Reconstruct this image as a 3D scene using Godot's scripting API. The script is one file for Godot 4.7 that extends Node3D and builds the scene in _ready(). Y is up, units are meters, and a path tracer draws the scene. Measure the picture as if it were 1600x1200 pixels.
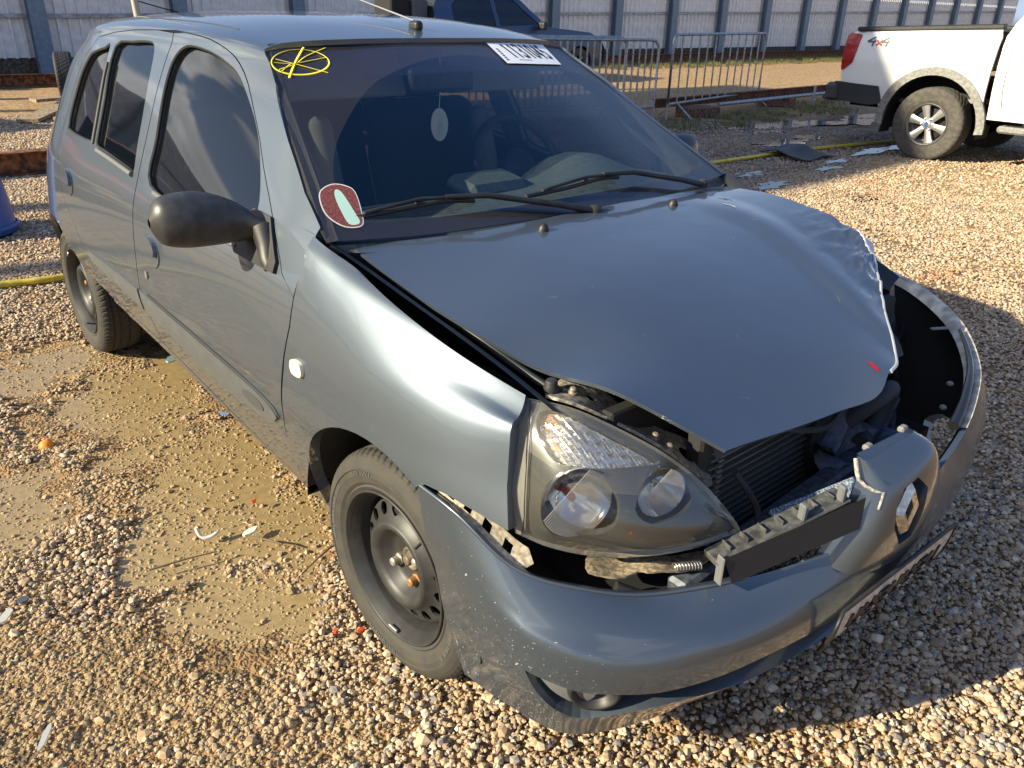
extends Node3D

# ---------------------------------------------------------------- mesh helpers
class MB:
	var v := PackedVector3Array()
	var n := PackedVector3Array()
	var c := PackedColorArray()
	var col := Color(1, 1, 1)
	var use_col := false
	func tri(a: Vector3, b: Vector3, d: Vector3, na: Vector3, nb: Vector3, nd: Vector3) -> void:
		var g := (d - a).cross(b - a)
		if g.length_squared() < 1e-16:
			return
		if g.dot(na + nb + nd) < 0.0:
			v.append(a); v.append(d); v.append(b)
			n.append(na); n.append(nd); n.append(nb)
		else:
			v.append(a); v.append(b); v.append(d)
			n.append(na); n.append(nb); n.append(nd)
		if use_col:
			c.append(col); c.append(col); c.append(col)
	func quad(a: Vector3, b: Vector3, d: Vector3, e: Vector3, na: Vector3, nb: Vector3, nd: Vector3, ne: Vector3) -> void:
		tri(a, b, d, na, nb, nd)
		tri(a, d, e, na, nd, ne)
	func flat(a: Vector3, b: Vector3, d: Vector3, e: Vector3, inside: Vector3) -> void:
		var g := (d - a).cross(e - b).normalized()
		if g.dot((a + b + d + e) * 0.25 - inside) < 0.0:
			g = -g
		quad(a, b, d, e, g, g, g, g)
	func mesh() -> ArrayMesh:
		var m := ArrayMesh.new()
		if v.size() == 0:
			return m
		var a := []
		a.resize(Mesh.ARRAY_MAX)
		a[Mesh.ARRAY_VERTEX] = v
		a[Mesh.ARRAY_NORMAL] = n
		if use_col:
			a[Mesh.ARRAY_COLOR] = c
		m.add_surface_from_arrays(Mesh.PRIMITIVE_TRIANGLES, a)
		return m
	func mirrored() -> MB:
		var r := MB.new()
		for i in range(0, v.size(), 3):
			for k in [0, 2, 1]:
				r.v.append(v[i + k] * Vector3(-1, 1, 1))
				r.n.append(n[i + k] * Vector3(-1, 1, 1))
		return r
	func moved(t: Transform3D) -> MB:
		var r := MB.new()
		r.v = t * v
		var b := t.basis.orthonormalized()
		for i in n.size():
			r.n.append(b * n[i])
		return r
	func add(o: MB) -> void:
		v.append_array(o.v); n.append_array(o.n)

# bicubic net through given points
class Net:
	var p := PackedVector3Array()
	var R := 0
	var C := 0
	func _init(rows: Array) -> void:
		R = rows.size(); C = rows[0].size()
		var g := []
		for r in rows:
			var w := [2 * r[0] - r[1]]
			w.append_array(r)
			w.append(2 * r[C - 1] - r[C - 2])
			g.append(w)
		var first := []
		var last := []
		for j in C + 2:
			first.append(2 * g[0][j] - g[1][j])
			last.append(2 * g[R - 1][j] - g[R - 2][j])
		g.push_front(first); g.append(last)
		for r in g:
			for q in r:
				p.append(q)
	func ev(u: float, w: float) -> Vector3:
		var i := clampi(int(floor(u)), 0, R - 2)
		var j := clampi(int(floor(w)), 0, C - 2)
		var f := u - i
		var h := w - j
		var k := C + 2
		var o := i * k + j
		var a := cr(p[o], p[o + 1], p[o + 2], p[o + 3], h); o += k
		var b := cr(p[o], p[o + 1], p[o + 2], p[o + 3], h); o += k
		var d := cr(p[o], p[o + 1], p[o + 2], p[o + 3], h); o += k
		var e := cr(p[o], p[o + 1], p[o + 2], p[o + 3], h)
		return cr(a, b, d, e, f)
	func cr(a: Vector3, b: Vector3, d: Vector3, e: Vector3, t: float) -> Vector3:
		return 0.5 * (2.0 * b + (d - a) * t + (2.0 * a - 5.0 * b + 4.0 * d - e) * t * t + (3.0 * b - a - 3.0 * d + e) * t * t * t)
	# net coordinates whose point has the given (z, y)
	func inv(zy: Vector2, guess: Vector2) -> Vector2:
		var q := guess
		for it in 14:
			var P := ev(q.x, q.y)
			var r := Vector2(zy.x - P.z, zy.y - P.y)
			if r.length() < 1e-5:
				break
			var A := (ev(q.x + 0.001, q.y) - P) * 1000.0
			var B := (ev(q.x, q.y + 0.001) - P) * 1000.0
			var det := A.z * B.y - B.z * A.y
			if absf(det) < 1e-9:
				break
			q.x += clampf((r.x * B.y - B.z * r.y) / det, -0.6, 0.6)
			q.y += clampf((A.z * r.y - r.x * A.y) / det, -0.6, 0.6)
			q.x = clampf(q.x, -0.4, R - 0.6)
			q.y = clampf(q.y, -0.4, C - 0.6)
		return q
	func inv_poly(pts: Array, rows_y: Array, st_z: Array) -> PackedVector2Array:
		var out := PackedVector2Array()
		for q: Vector2 in pts:
			var gu := 0.0
			for i in rows_y.size() - 1:
				if q.y >= rows_y[i]:
					gu = i + clampf((q.y - rows_y[i]) / (rows_y[i + 1] - rows_y[i]), 0, 1)
			var gv := 0.0
			for i in st_z.size() - 1:
				if q.x >= st_z[i]:
					gv = i + clampf((q.x - st_z[i]) / (st_z[i + 1] - st_z[i]), 0, 1)
			out.append(inv(q, Vector2(gu, gv)))
		return out

func nrm(f: Callable, u: float, w: float, e: Vector2, inside: Vector3) -> Vector3:
	var a: Vector3 = f.call(u + e.x, w) - f.call(u - e.x, w)
	var b: Vector3 = f.call(u, w + e.y) - f.call(u, w - e.y)
	var g := a.cross(b)
	if g.length_squared() < 1e-18:
		return Vector3.UP
	g = g.normalized()
	var P: Vector3 = f.call(u, w)
	return g if g.dot(P - inside) > 0.0 else -g

func dense(poly: PackedVector2Array, step: Vector2, closed := true) -> PackedVector2Array:
	var out := PackedVector2Array()
	var m := poly.size()
	for i in (m if closed else m - 1):
		var a := poly[i]
		var b := poly[(i + 1) % m]
		var d := (b - a) / step
		var k := maxi(1, int(ceil(d.length())))
		for j in k:
			out.append(a.lerp(b, float(j) / k))
	if not closed:
		out.append(poly[m - 1])
	return out

# a sheet cut from the surface f along polygon outer (less holes), with turned-in edges
func panel(f: Callable, outer: PackedVector2Array, holes: Array, cell: Vector2, rim: float, inside: Vector3, off := 0.0, hole_rim := -1.0, mb: MB = null) -> MB:
	if mb == null:
		mb = MB.new()
	var e := cell * 0.35
	var lo := outer[0]
	var hi := outer[0]
	for q in outer:
		lo = lo.min(q); hi = hi.max(q)
	var n0 := Vector2i(floori(lo.x / cell.x), floori(lo.y / cell.y))
	var n1 := Vector2i(ceili(hi.x / cell.x), ceili(hi.y / cell.y))
	var cache := {}
	var P := func(q: Vector2) -> Array:
		var key := Vector2i(roundi(q.x * 20000), roundi(q.y * 20000))
		if cache.has(key):
			return cache[key]
		var g := nrm(f, q.x, q.y, e, inside)
		var r := [f.call(q.x, q.y) + g * off, g]
		cache[key] = r
		return r
	for i in range(n0.x, n1.x):
		for j in range(n0.y, n1.y):
			var a := Vector2(i * cell.x, j * cell.y)
			var b := a + cell
			var box := PackedVector2Array([a, Vector2(b.x, a.y), b, Vector2(a.x, b.y)])
			var parts := Geometry2D.intersect_polygons(box, outer)
			for h in holes:
				var next: Array[PackedVector2Array] = []
				for q in parts:
					next.append_array(Geometry2D.clip_polygons(q, h))
				parts = next
			for q in parts:
				if q.size() == 4:
					var A: Array = P.call(q[0]); var B: Array = P.call(q[1]); var D: Array = P.call(q[2]); var E: Array = P.call(q[3])
					mb.quad(A[0], B[0], D[0], E[0], A[1], B[1], D[1], E[1])
				elif q.size() >= 3:
					var t := Geometry2D.triangulate_polygon(q)
					for k in range(0, t.size(), 3):
						var A: Array = P.call(q[t[k]]); var B: Array = P.call(q[t[k + 1]]); var D: Array = P.call(q[t[k + 2]])
						mb.tri(A[0], B[0], D[0], A[1], B[1], D[1])
	if rim > 0.0:
		edge(mb, f, outer, cell, rim, inside, off, false)
	for h in holes:
		var hr := rim if hole_rim < 0.0 else hole_rim
		if hr > 0.0:
			edge(mb, f, h, cell, hr, inside, off, true)
	return mb

func edge(mb: MB, f: Callable, poly: PackedVector2Array, cell: Vector2, rim: float, inside: Vector3, off: float, hole: bool) -> void:
	var d := dense(poly, cell)
	var pts := []
	var ns := []
	var mid := Vector3.ZERO
	for q in d:
		var g := nrm(f, q.x, q.y, cell * 0.35, inside)
		ns.append(g)
		pts.append(f.call(q.x, q.y) + g * off)
	var m := pts.size()
	var cw := Geometry2D.is_polygon_clockwise(d)
	for i in m:
		var k := (i + 1) % m
		var a: Vector3 = pts[i]; var b: Vector3 = pts[k]
		var na: Vector3 = ns[i]; var nb: Vector3 = ns[k]
		var side := (b - a).cross(na + nb).normalized()
		# orient away from the sheet: test a little step in net coordinates
		var perp := (d[k] - d[i]).orthogonal().normalized() * cell * 0.2
		var inner := (d[i] + d[k]) * 0.5 + perp
		var ins := Geometry2D.is_point_in_polygon(inner, d) != hole
		var w: Vector3 = f.call(inner.x, inner.y) - f.call((d[i] + d[k]).x * 0.5, (d[i] + d[k]).y * 0.5)
		if (side.dot(w) > 0.0) == ins:
			side = -side
		mb.quad(a, b, b - nb * rim, a - na * rim, side, side, side, side)

func surf(f: Callable, u0: float, u1: float, nu: int, v0: float, v1: float, nv: int, inside: Vector3, off := 0.0, mb: MB = null) -> MB:
	if mb == null:
		mb = MB.new()
	var P := []
	var N := []
	var e := Vector2((u1 - u0) / nu, (v1 - v0) / nv) * 0.35
	for i in nu + 1:
		for j in nv + 1:
			var u := lerpf(u0, u1, float(i) / nu)
			var w := lerpf(v0, v1, float(j) / nv)
			var g := nrm(f, u, w, e.abs(), inside)
			P.append(f.call(u, w) + g * off); N.append(g)
	for i in nu:
		for j in nv:
			var a := i * (nv + 1) + j
			var b := a + nv + 1
			mb.quad(P[a], P[b], P[b + 1], P[a + 1], N[a], N[b], N[b + 1], N[a + 1])
	return mb

func slab(f: Callable, u0: float, u1: float, nu: int, v0: float, v1: float, nv: int, inside: Vector3, thick: float, mb: MB = null) -> MB:
	mb = surf(f, u0, u1, nu, v0, v1, nv, inside, 0.0, mb)
	surf(f, u0, u1, nu, v0, v1, nv, inside, -thick, mb)
	edge(mb, f, PackedVector2Array([Vector2(u0, v0), Vector2(u1, v0), Vector2(u1, v1), Vector2(u0, v1)]), Vector2((u1 - u0) / nu, (v1 - v0) / nv), thick, inside, 0.0, false)
	return mb

func tube(pts: Array, r: float, seg := 8, closed := false, mb: MB = null, r_end := -1.0, squash := 1.0) -> MB:
	if mb == null:
		mb = MB.new()
	var m := pts.size()
	var rings := []
	var nrms := []
	var up := Vector3.UP
	for i in m:
		var a: Vector3 = pts[i - 1 if i > 0 else (m - 1 if closed else 0)]
		var b: Vector3 = pts[(i + 1) % m if closed or i < m - 1 else i]
		var t := (b - a).normalized()
		if absf(t.dot(up)) > 0.97:
			up = Vector3.RIGHT if absf(t.x) < 0.9 else Vector3.BACK
		var s := t.cross(up).normalized()
		up = s.cross(t).normalized()
		var rr := r if r_end < 0.0 else lerpf(r, r_end, float(i) / maxi(1, m - 1))
		var ring := []
		var rn := []
		for k in seg:
			var an := TAU * k / seg
			var dd := s * cos(an) + up * sin(an) * squash
			ring.append(pts[i] + dd * rr); rn.append(dd.normalized())
		rings.append(ring); nrms.append(rn)
	for i in (m if closed else m - 1):
		var j := (i + 1) % m
		for k in seg:
			var l := (k + 1) % seg
			mb.quad(rings[i][k], rings[j][k], rings[j][l], rings[i][l], nrms[i][k], nrms[j][k], nrms[j][l], nrms[i][l])
	if not closed:
		for q in [0, m - 1]:
			var g: Vector3 = (pts[0] - pts[1]).normalized() if q == 0 else (pts[m - 1] - pts[m - 2]).normalized()
			for k in seg:
				mb.tri(pts[q], rings[q][k], rings[q][(k + 1) % seg], g, g, g)
	return mb

# box with chamfered edges
func box(at: Vector3, size: Vector3, bev := 0.0, basis := Basis.IDENTITY, mb: MB = null) -> MB:
	if mb == null:
		mb = MB.new()
	var h := size * 0.5
	bev = minf(bev, minf(h.x, minf(h.y, h.z)) * 0.9)
	var c := func(sx, sy, sz, ax) -> Vector3:
		var q := Vector3(sx, sy, sz) * (h - Vector3(bev, bev, bev))
		q[ax] += [sx, sy, sz][ax] * bev
		return at + basis * q
	for ax in 3:
		var b := (ax + 1) % 3
		var d := (ax + 2) % 3
		for s in [-1, 1]:
			var q := []
			for w in [[-1, -1], [1, -1], [1, 1], [-1, 1]]:
				var g := [0, 0, 0]
				g[ax] = s; g[b] = w[0]; g[d] = w[1]
				q.append(c.call(g[0], g[1], g[2], ax))
			mb.flat(q[0], q[1], q[2], q[3], at)
		if bev > 0.0:
			for s in [-1, 1]:
				for t in [-1, 1]:
					var q := []
					for w in [[-1, b], [1, b], [1, d], [-1, d]]:
						var g := [0, 0, 0]
						g[ax] = w[0]; g[b] = s; g[d] = t
						q.append(c.call(g[0], g[1], g[2], w[1]))
					mb.flat(q[0], q[1], q[2], q[3], at)
	if bev > 0.0:
		for sx in [-1, 1]:
			for sy in [-1, 1]:
				for sz in [-1, 1]:
					var g := (basis * Vector3(sx, sy, sz)).normalized()
					mb.tri(c.call(sx, sy, sz, 0), c.call(sx, sy, sz, 1), c.call(sx, sy, sz, 2), g, g, g)
	return mb

func bar(a: Vector3, b: Vector3, w: float, h: float, bev := 0.0, mb: MB = null) -> MB:
	var z := (b - a).normalized()
	var x := Vector3.UP.cross(z)
	if x.length() < 0.01:
		x = Vector3.RIGHT
	x = x.normalized()
	return box((a + b) * 0.5, Vector3(w, h, (b - a).length()), bev, Basis(x, z.cross(x), z), mb)

# profile points: x along the local Y axis, y the radius
func lathe(prof: Array, t: Transform3D, seg: int, smooth := true, mb: MB = null) -> MB:
	if mb == null:
		mb = MB.new()
	var m := prof.size()
	var pn := []
	for i in m:
		var d: Vector2 = prof[mini(i + 1, m - 1)] - prof[maxi(i - 1, 0)]
		pn.append(Vector2(d.y, -d.x).normalized())
	for i in m - 1:
		var fd: Vector2 = prof[i + 1] - prof[i]
		var fnn := Vector2(fd.y, -fd.x).normalized()
		for k in seg:
			var a0 := TAU * k / seg
			var a1 := TAU * (k + 1) / seg
			var q := []
			var nn := []
			for w in [[i, a0], [i + 1, a0], [i + 1, a1], [i, a1]]:
				var pp: Vector2 = prof[w[0]]
				var g: Vector2 = pn[w[0]] if smooth else fnn
				q.append(t * Vector3(pp.y * cos(w[1]), pp.x, pp.y * sin(w[1])))
				nn.append((t.basis * Vector3(-g.y * cos(w[1]), -g.x, -g.y * sin(w[1]))).normalized())
			# keep the normal that points away from the solid: profile runs so that the left side is outside
			mb.quad(q[0], q[1], q[2], q[3], -nn[0], -nn[1], -nn[2], -nn[3])
	return mb

# flat polygon in the local XY plane, pushed along local +Z by depth
func prism(poly: PackedVector2Array, depth: float, t: Transform3D, mb: MB = null) -> MB:
	if mb == null:
		mb = MB.new()
	var tr := Geometry2D.triangulate_polygon(poly)
	var gz := t.basis.z.normalized()
	for k in range(0, tr.size(), 3):
		for s in [0, 1]:
			var g := gz if s == 1 else -gz
			var q := []
			for j in 3:
				q.append(t * Vector3(poly[tr[k + j]].x, poly[tr[k + j]].y, depth * s))
			mb.tri(q[0], q[1], q[2], g, g, g)
	var cw := -1.0 if Geometry2D.is_polygon_clockwise(poly) else 1.0
	for i in poly.size():
		var a := poly[i]
		var b := poly[(i + 1) % poly.size()]
		var d := (b - a).normalized()
		var g := (t.basis * Vector3(d.y, -d.x, 0)).normalized() * cw
		mb.quad(t * Vector3(a.x, a.y, 0), t * Vector3(b.x, b.y, 0), t * Vector3(b.x, b.y, depth), t * Vector3(a.x, a.y, depth), g, g, g, g)
	return mb

func circle2(c: Vector2, rx: float, ry: float, m: int) -> PackedVector2Array:
	var out := PackedVector2Array()
	for i in m:
		out.append(c + Vector2(cos(TAU * i / m) * rx, sin(TAU * i / m) * ry))
	return out

func V2(a: Array) -> Array:
	var out := []
	for i in range(0, a.size(), 2):
		out.append(Vector2(a[i], a[i + 1]))
	return out

func V3(a: Array) -> Array:
	var out := []
	for i in range(0, a.size(), 3):
		out.append(Vector3(a[i], a[i + 1], a[i + 2]))
	return out

# smooth curve through points
func smooth_line(pts: Array, k: int, closed := false) -> Array:
	var out := []
	var m := pts.size()
	for i in (m if closed else m - 1):
		var p0 = pts[(i - 1 + m) % m] if closed or i > 0 else pts[0]
		var p1 = pts[i]
		var p2 = pts[(i + 1) % m]
		var p3 = pts[(i + 2) % m] if closed or i + 2 < m else pts[m - 1]
		for j in k:
			var t := float(j) / k
			out.append(0.5 * (2.0 * p1 + (p2 - p0) * t + (2.0 * p0 - 5.0 * p1 + 4.0 * p2 - p3) * t * t + (3.0 * p1 - p0 - 3.0 * p2 + p3) * t * t * t))
	if not closed:
		out.append(pts[m - 1])
	return out

# ---------------------------------------------------------------- objects
func name_under(parent: Node, called: String) -> String:
	var s := called
	var k := 1
	while parent.has_node(NodePath(s)):
		s = "%s_%03d" % [called, k]
		k += 1
	return s

func base(called: String, label: String, category: String, at: Vector3, turn := 0.0, group := "") -> Node3D:
	var o := Node3D.new()
	o.name = name_under(self, called)
	add_child(o, true)
	o.position = at
	o.rotation.y = turn
	tag(o, label, category, group)
	return o

func tag(o: Node, label: String, category: String, group := "") -> void:
	o.set_meta("label", label)
	o.set_meta("category", category)
	if group:
		o.set_meta("group", group)

func part(called: String, mb, material: Material, parent: Node = self, label := "") -> MeshInstance3D:
	var o := MeshInstance3D.new()
	o.name = name_under(parent, called)
	o.mesh = mb.mesh() if mb is MB else mb
	o.material_override = material
	parent.add_child(o, true)
	if label:
		o.set_meta("label", label)
	return o

func struct(called: String, mb, material: Material, kind := "structure") -> MeshInstance3D:
	var o := part(called, mb, material)
	o.set_meta("kind", kind)
	return o

# ---------------------------------------------------------------- materials
func lin(r: float, g: float, b: float, a := 1.0) -> Color:
	var c := Color(r, g, b).linear_to_srgb()
	c.a = a
	return c

func mat(c: Color, rough := 0.6, metal := 0.0) -> StandardMaterial3D:
	var m := StandardMaterial3D.new()
	m.albedo_color = c
	m.roughness = rough
	m.metallic = metal
	return m

func noise_tex(kind: int, freq: float, octaves: int, size: int, cols: Array, offs: Array, sd: int, normal := false, bump := 4.0) -> NoiseTexture2D:
	var f := FastNoiseLite.new()
	f.noise_type = kind
	f.frequency = freq
	f.fractal_octaves = octaves
	f.fractal_type = FastNoiseLite.FRACTAL_FBM if octaves > 1 else FastNoiseLite.FRACTAL_NONE
	f.seed = sd
	if kind == FastNoiseLite.TYPE_CELLULAR:
		f.cellular_return_type = FastNoiseLite.RETURN_DISTANCE if normal else FastNoiseLite.RETURN_CELL_VALUE
		f.cellular_jitter = 1.0
	var t := NoiseTexture2D.new()
	t.noise = f
	t.width = size
	t.height = size
	t.seamless = true
	t.generate_mipmaps = false
	if normal:
		t.as_normal_map = true
		t.bump_strength = bump
	else:
		var g := Gradient.new()
		g.offsets = PackedFloat32Array(offs)
		g.colors = PackedColorArray(cols)
		t.color_ramp = g
	return t

func grey(x: float) -> Color:
	return Color(x, x, x)

func tri_map(m: StandardMaterial3D, scale: float) -> void:
	m.uv1_triplanar = true
	m.uv1_world_triplanar = true
	m.uv1_scale = Vector3(scale, scale, scale)

# base colour broken up by a soft noise
func worn(c: Color, rough: float, metal: float, scale: float, amount: float, sd: int, tint := Color(1, 1, 1)) -> StandardMaterial3D:
	var m := mat(Color(1, 1, 1), rough, metal)
	var lo := Color(c.r * (1.0 - amount), c.g * (1.0 - amount), c.b * (1.0 - amount))
	var hi := Color(c.r * (1.0 + amount), c.g * (1.0 + amount), c.b * (1.0 + amount)) * tint
	hi.a = 1.0
	m.albedo_texture = noise_tex(FastNoiseLite.TYPE_SIMPLEX_SMOOTH, 0.02, 5, 256, [lo, c, hi], [0.25, 0.5, 0.78], sd)
	tri_map(m, scale)
	return m

# ---------------------------------------------------------------- the wrecked hatchback
var M := {}
var car: Node3D
const CAR_AT := Vector3(0, 0, -1.24)
const CORE := Vector3(0, 0.55, -1.1)
var shell: Net
var fend: Net
var bump: Net
var wind: Net
var lamp: Net
const ROW_Y := [0.22, 0.34, 0.55, 0.70, 0.85, 0.95, 1.10, 1.22, 1.31, 1.36]
const ST_Z := [-2.95, -2.83, -2.5, -2.1, -1.6, -1.1, -0.6, -0.2, 0.3]
const FST_Z := [-0.5, -0.31, -0.15, 0.0, 0.15, 0.27, 0.40]
const FROW_Y := [0.247, 0.36, 0.55, 0.68, 0.77, 0.85, 0.92, 0.97]

func cp(called: String, mb, material: Material, label := "") -> MeshInstance3D:
	var o := part(called, mb, material, car, label)
	o.position = -CAR_AT
	return o

func make_nets() -> void:
	var rows := []
	var xs := [
		[0.44, 0.60, 0.68, 0.715, 0.715, 0.715, 0.715, 0.71, 0.70],
		[0.50, 0.67, 0.74, 0.755, 0.757, 0.757, 0.76, 0.76, 0.755],
		[0.53, 0.70, 0.79, 0.812, 0.813, 0.813, 0.812, 0.808, 0.775],
		[0.53, 0.69, 0.785, 0.815, 0.817, 0.817, 0.815, 0.808, 0.765],
		[0.52, 0.665, 0.765, 0.80, 0.803, 0.803, 0.80, 0.785, 0.74],
		[0.50, 0.635, 0.735, 0.768, 0.772, 0.77, 0.762, 0.74, 0.70],
		[0.47, 0.585, 0.675, 0.708, 0.712, 0.708, 0.675, 0.63, 0.58],
		[0.44, 0.545, 0.63, 0.66, 0.662, 0.652, 0.598, 0.545, 0.48],
		[0.41, 0.505, 0.58, 0.61, 0.61, 0.596, 0.53, 0.48, 0.43],
		[0.38, 0.465, 0.53, 0.56, 0.56, 0.546, 0.48, 0.44, 0.40],
		[0.22, 0.27, 0.305, 0.325, 0.325, 0.32, 0.30, 0.28, 0.25],
		[0.0, 0.0, 0.0, 0.0, 0.0, 0.0, 0.0, 0.0, 0.0]]
	var ys := [0.22, 0.34, 0.55, 0.70, 0.85, 0.95, 1.10,
		[1.20, 1.205, 1.215, 1.22, 1.22, 1.22, 1.22, 1.22, 1.22],
		[1.255, 1.265, 1.29, 1.315, 1.32, 1.309, 1.28, 1.25, 1.2],
		[1.285, 1.297, 1.332, 1.365, 1.375, 1.362, 1.305, 1.26, 1.2],
		[1.305, 1.32, 1.362, 1.397, 1.409, 1.392, 1.312, 1.26, 1.2],
		[1.31, 1.327, 1.37, 1.405, 1.417, 1.399, 1.315, 1.26, 1.2]]
	var zr := [[-2.97, -2.86, -2.5], [-3.01, -2.90, -2.55], [-3.02, -2.90, -2.55], [-2.98, -2.87, -2.55], [-2.93, -2.83, -2.52], [-2.89, -2.79, -2.48],
		[-2.83, -2.74, -2.44], [-2.78, -2.68, -2.40], [-2.74, -2.64, -2.38], [-2.72, -2.62, -2.36], [-2.74, -2.63, -2.36], [-2.75, -2.64, -2.36]]
	for i in 12:
		var z: Array = zr[i] + [-2.1, -1.6, -1.1, -0.6, -0.2, 0.3]
		var r := []
		for k in 9:
			r.append(Vector3(-xs[i][k], ys[i] if not ys[i] is Array else ys[i][k], z[k]))
		rows.append(r)
	shell = Net.new(rows)
	var fx := [
		[0.727, 0.727, 0.727, 0.727, 0.727, 0.727, 0.727], [0.77, 0.77, 0.77, 0.77, 0.77, 0.77, 0.77],
		[0.811, 0.812, 0.81, 0.808, 0.80, 0.786, 0.757], [0.815, 0.813, 0.81, 0.804, 0.79, 0.765, 0.722],
		[0.808, 0.806, 0.80, 0.79, 0.77, 0.74, 0.70], [0.79, 0.79, 0.78, 0.762, 0.735, 0.707, 0.68],
		[0.755, 0.762, 0.748, 0.73, 0.708, 0.685, 0.66], [0.725, 0.731, 0.71, 0.699, 0.688, 0.672, 0.652]]
	var fy := [0.247, 0.36, 0.55, 0.68, 0.77,
		[0.86, 0.86, 0.852, 0.842, 0.825, 0.805, 0.768], [0.94, 0.945, 0.922, 0.895, 0.865, 0.832, 0.786], [0.985, 0.984, 0.945, 0.912, 0.88, 0.845, 0.797]]
	rows = []
	for i in 8:
		var r := []
		for k in 7:
			r.append(Vector3(-fx[i][k], fy[i] if not fy[i] is Array else fy[i][k], FST_Z[k]))
		rows.append(r)
	fend = Net.new(rows)
	var st := [
		[-.765, .17, .275, -.785, .30, .24, -.792, .42, .215, -.797, .51, .185, -.797, .600, .170],
		[-.755, .18, .40, -.785, .30, .38, -.797, .42, .36, -.796, .50, .325, -.788, .585, .285],
		[-.715, .18, .525, -.76, .30, .52, -.775, .41, .50, -.771, .455, .462, -.755, .522, .405],
		[-.60, .18, .595, -.66, .29, .625, -.685, .39, .62, -.69, .44, .572, -.68, .493, .495],
		[-.44, .18, .635, -.49, .28, .70, -.51, .37, .715, -.53, .43, .685, -.55, .47, .585],
		[-.26, .19, .665, -.28, .27, .74, -.29, .36, .768, -.30, .43, .76, -.33, .495, .705],
		[-.07, .19, .68, -.07, .27, .755, -.07, .36, .785, -.07, .45, .79, -.07, .52, .775],
		[.12, .19, .67, .14, .27, .745, .15, .37, .775, .17, .47, .785, .2, .60, .775],
		[.32, .2, .64, .36, .29, .72, .38, .40, .755, .40, .51, .755, .41, .645, .728],
		[.52, .21, .60, .58, .31, .67, .61, .43, .695, .62, .55, .69, .60, .662, .65],
		[.66, .22, .50, .74, .33, .55, .785, .45, .57, .81, .57, .565, .78, .687, .524],
		[.72, .22, .36, .80, .34, .38, .85, .47, .39, .87, .60, .39, .86, .728, .372],
		[.72, .23, .24, .80, .35, .25, .85, .5, .25, .86, .64, .25, .83, .767, .25]]
	rows = []
	for i in 5:
		var r := []
		for k in 13:
			r.append(Vector3(st[k][i * 3], st[k][i * 3 + 1], st[k][i * 3 + 2]))
		rows.append(r)
	bump = Net.new(rows)
	var lo := [-.722, .974, -.262, -.5, .966, -.215, -.25, .972, -.165, 0, .975, -.155, .25, .972, -.165, .5, .966, -.215, .722, .974, -.262]
	var hi := [-.541, 1.333, -.885, -.37, 1.345, -.875, -.185, 1.351, -.862, 0, 1.353, -.858, .185, 1.351, -.862, .37, 1.345, -.875, .541, 1.333, -.885]
	var bul := [0.0, .012, .02, .022, .02, .012, 0.0]
	rows = []
	for i in 4:
		var t := i / 3.0
		var r := []
		for k in 7:
			r.append(Vector3(lo[k * 3], lo[k * 3 + 1], lo[k * 3 + 2]).lerp(Vector3(hi[k * 3], hi[k * 3 + 1], hi[k * 3 + 2]), t) + 4 * t * (1 - t) * bul[k] * Vector3(0, .87, .49))
		rows.append(r)
	wind = Net.new(rows)
	lamp = Net.new([
		V3([-.73, .573, .381, -.69, .552, .434, -.62, .527, .482, -.55, .521, .531, -.46, .528, .579, -.372, .546, .622]),
		V3([-.725, .646, .36, -.705, .62, .455, -.648, .59, .52, -.578, .565, .57, -.478, .553, .605, -.371, .550, .622]),
		V3([-.705, .72, .333, -.695, .69, .45, -.648, .65, .525, -.578, .615, .575, -.478, .585, .61, -.371, .556, .621]),
		V3([-.69, .764, .324, -.665, .755, .43, -.612, .715, .50, -.543, .67, .555, -.458, .617, .595, -.374, .567, .613]),
		V3([-.66, .804, .318, -.62, .802, .394, -.56, .767, .45, -.49, .715, .517, -.42, .645, .561, -.38, .584, .60])])

func sp(pts: Array, shrink := 0.0) -> PackedVector2Array:      # (z, y) outline -> shell coordinates
	var p := PackedVector2Array(pts)
	if shrink != 0.0:
		p = Geometry2D.offset_polygon(p, -shrink)[0]
	return shell.inv_poly(Array(dense(p, Vector2(0.03, 0.03))), ROW_Y, ST_Z)

func along(net: Net, uv: PackedVector2Array, off: float, inside: Vector3) -> Array:
	var out := []
	for q in uv:
		out.append(net.ev(q.x, q.y) + nrm(net.ev, q.x, q.y, Vector2(0.02, 0.02), inside) * off)
	return out

func arc2(c: Vector2, r: float, a0: float, a1: float, m: int) -> Array:
	var out := []
	for i in m + 1:
		var a := deg_to_rad(lerpf(a0, a1, float(i) / m))
		out.append(c + Vector2(cos(a), sin(a)) * r)
	return out

func both(called: String, mb: MB, material: Material, label := "") -> Array:
	return [cp(called, mb, material, label), cp(called, mb.mirrored(), material)]

func sub2(called: String, mb: MB, material: Material, pair: Array, label := "") -> void:
	part(called, mb, material, pair[0], label)
	part(called, mb.mirrored(), material, pair[1])

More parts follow.
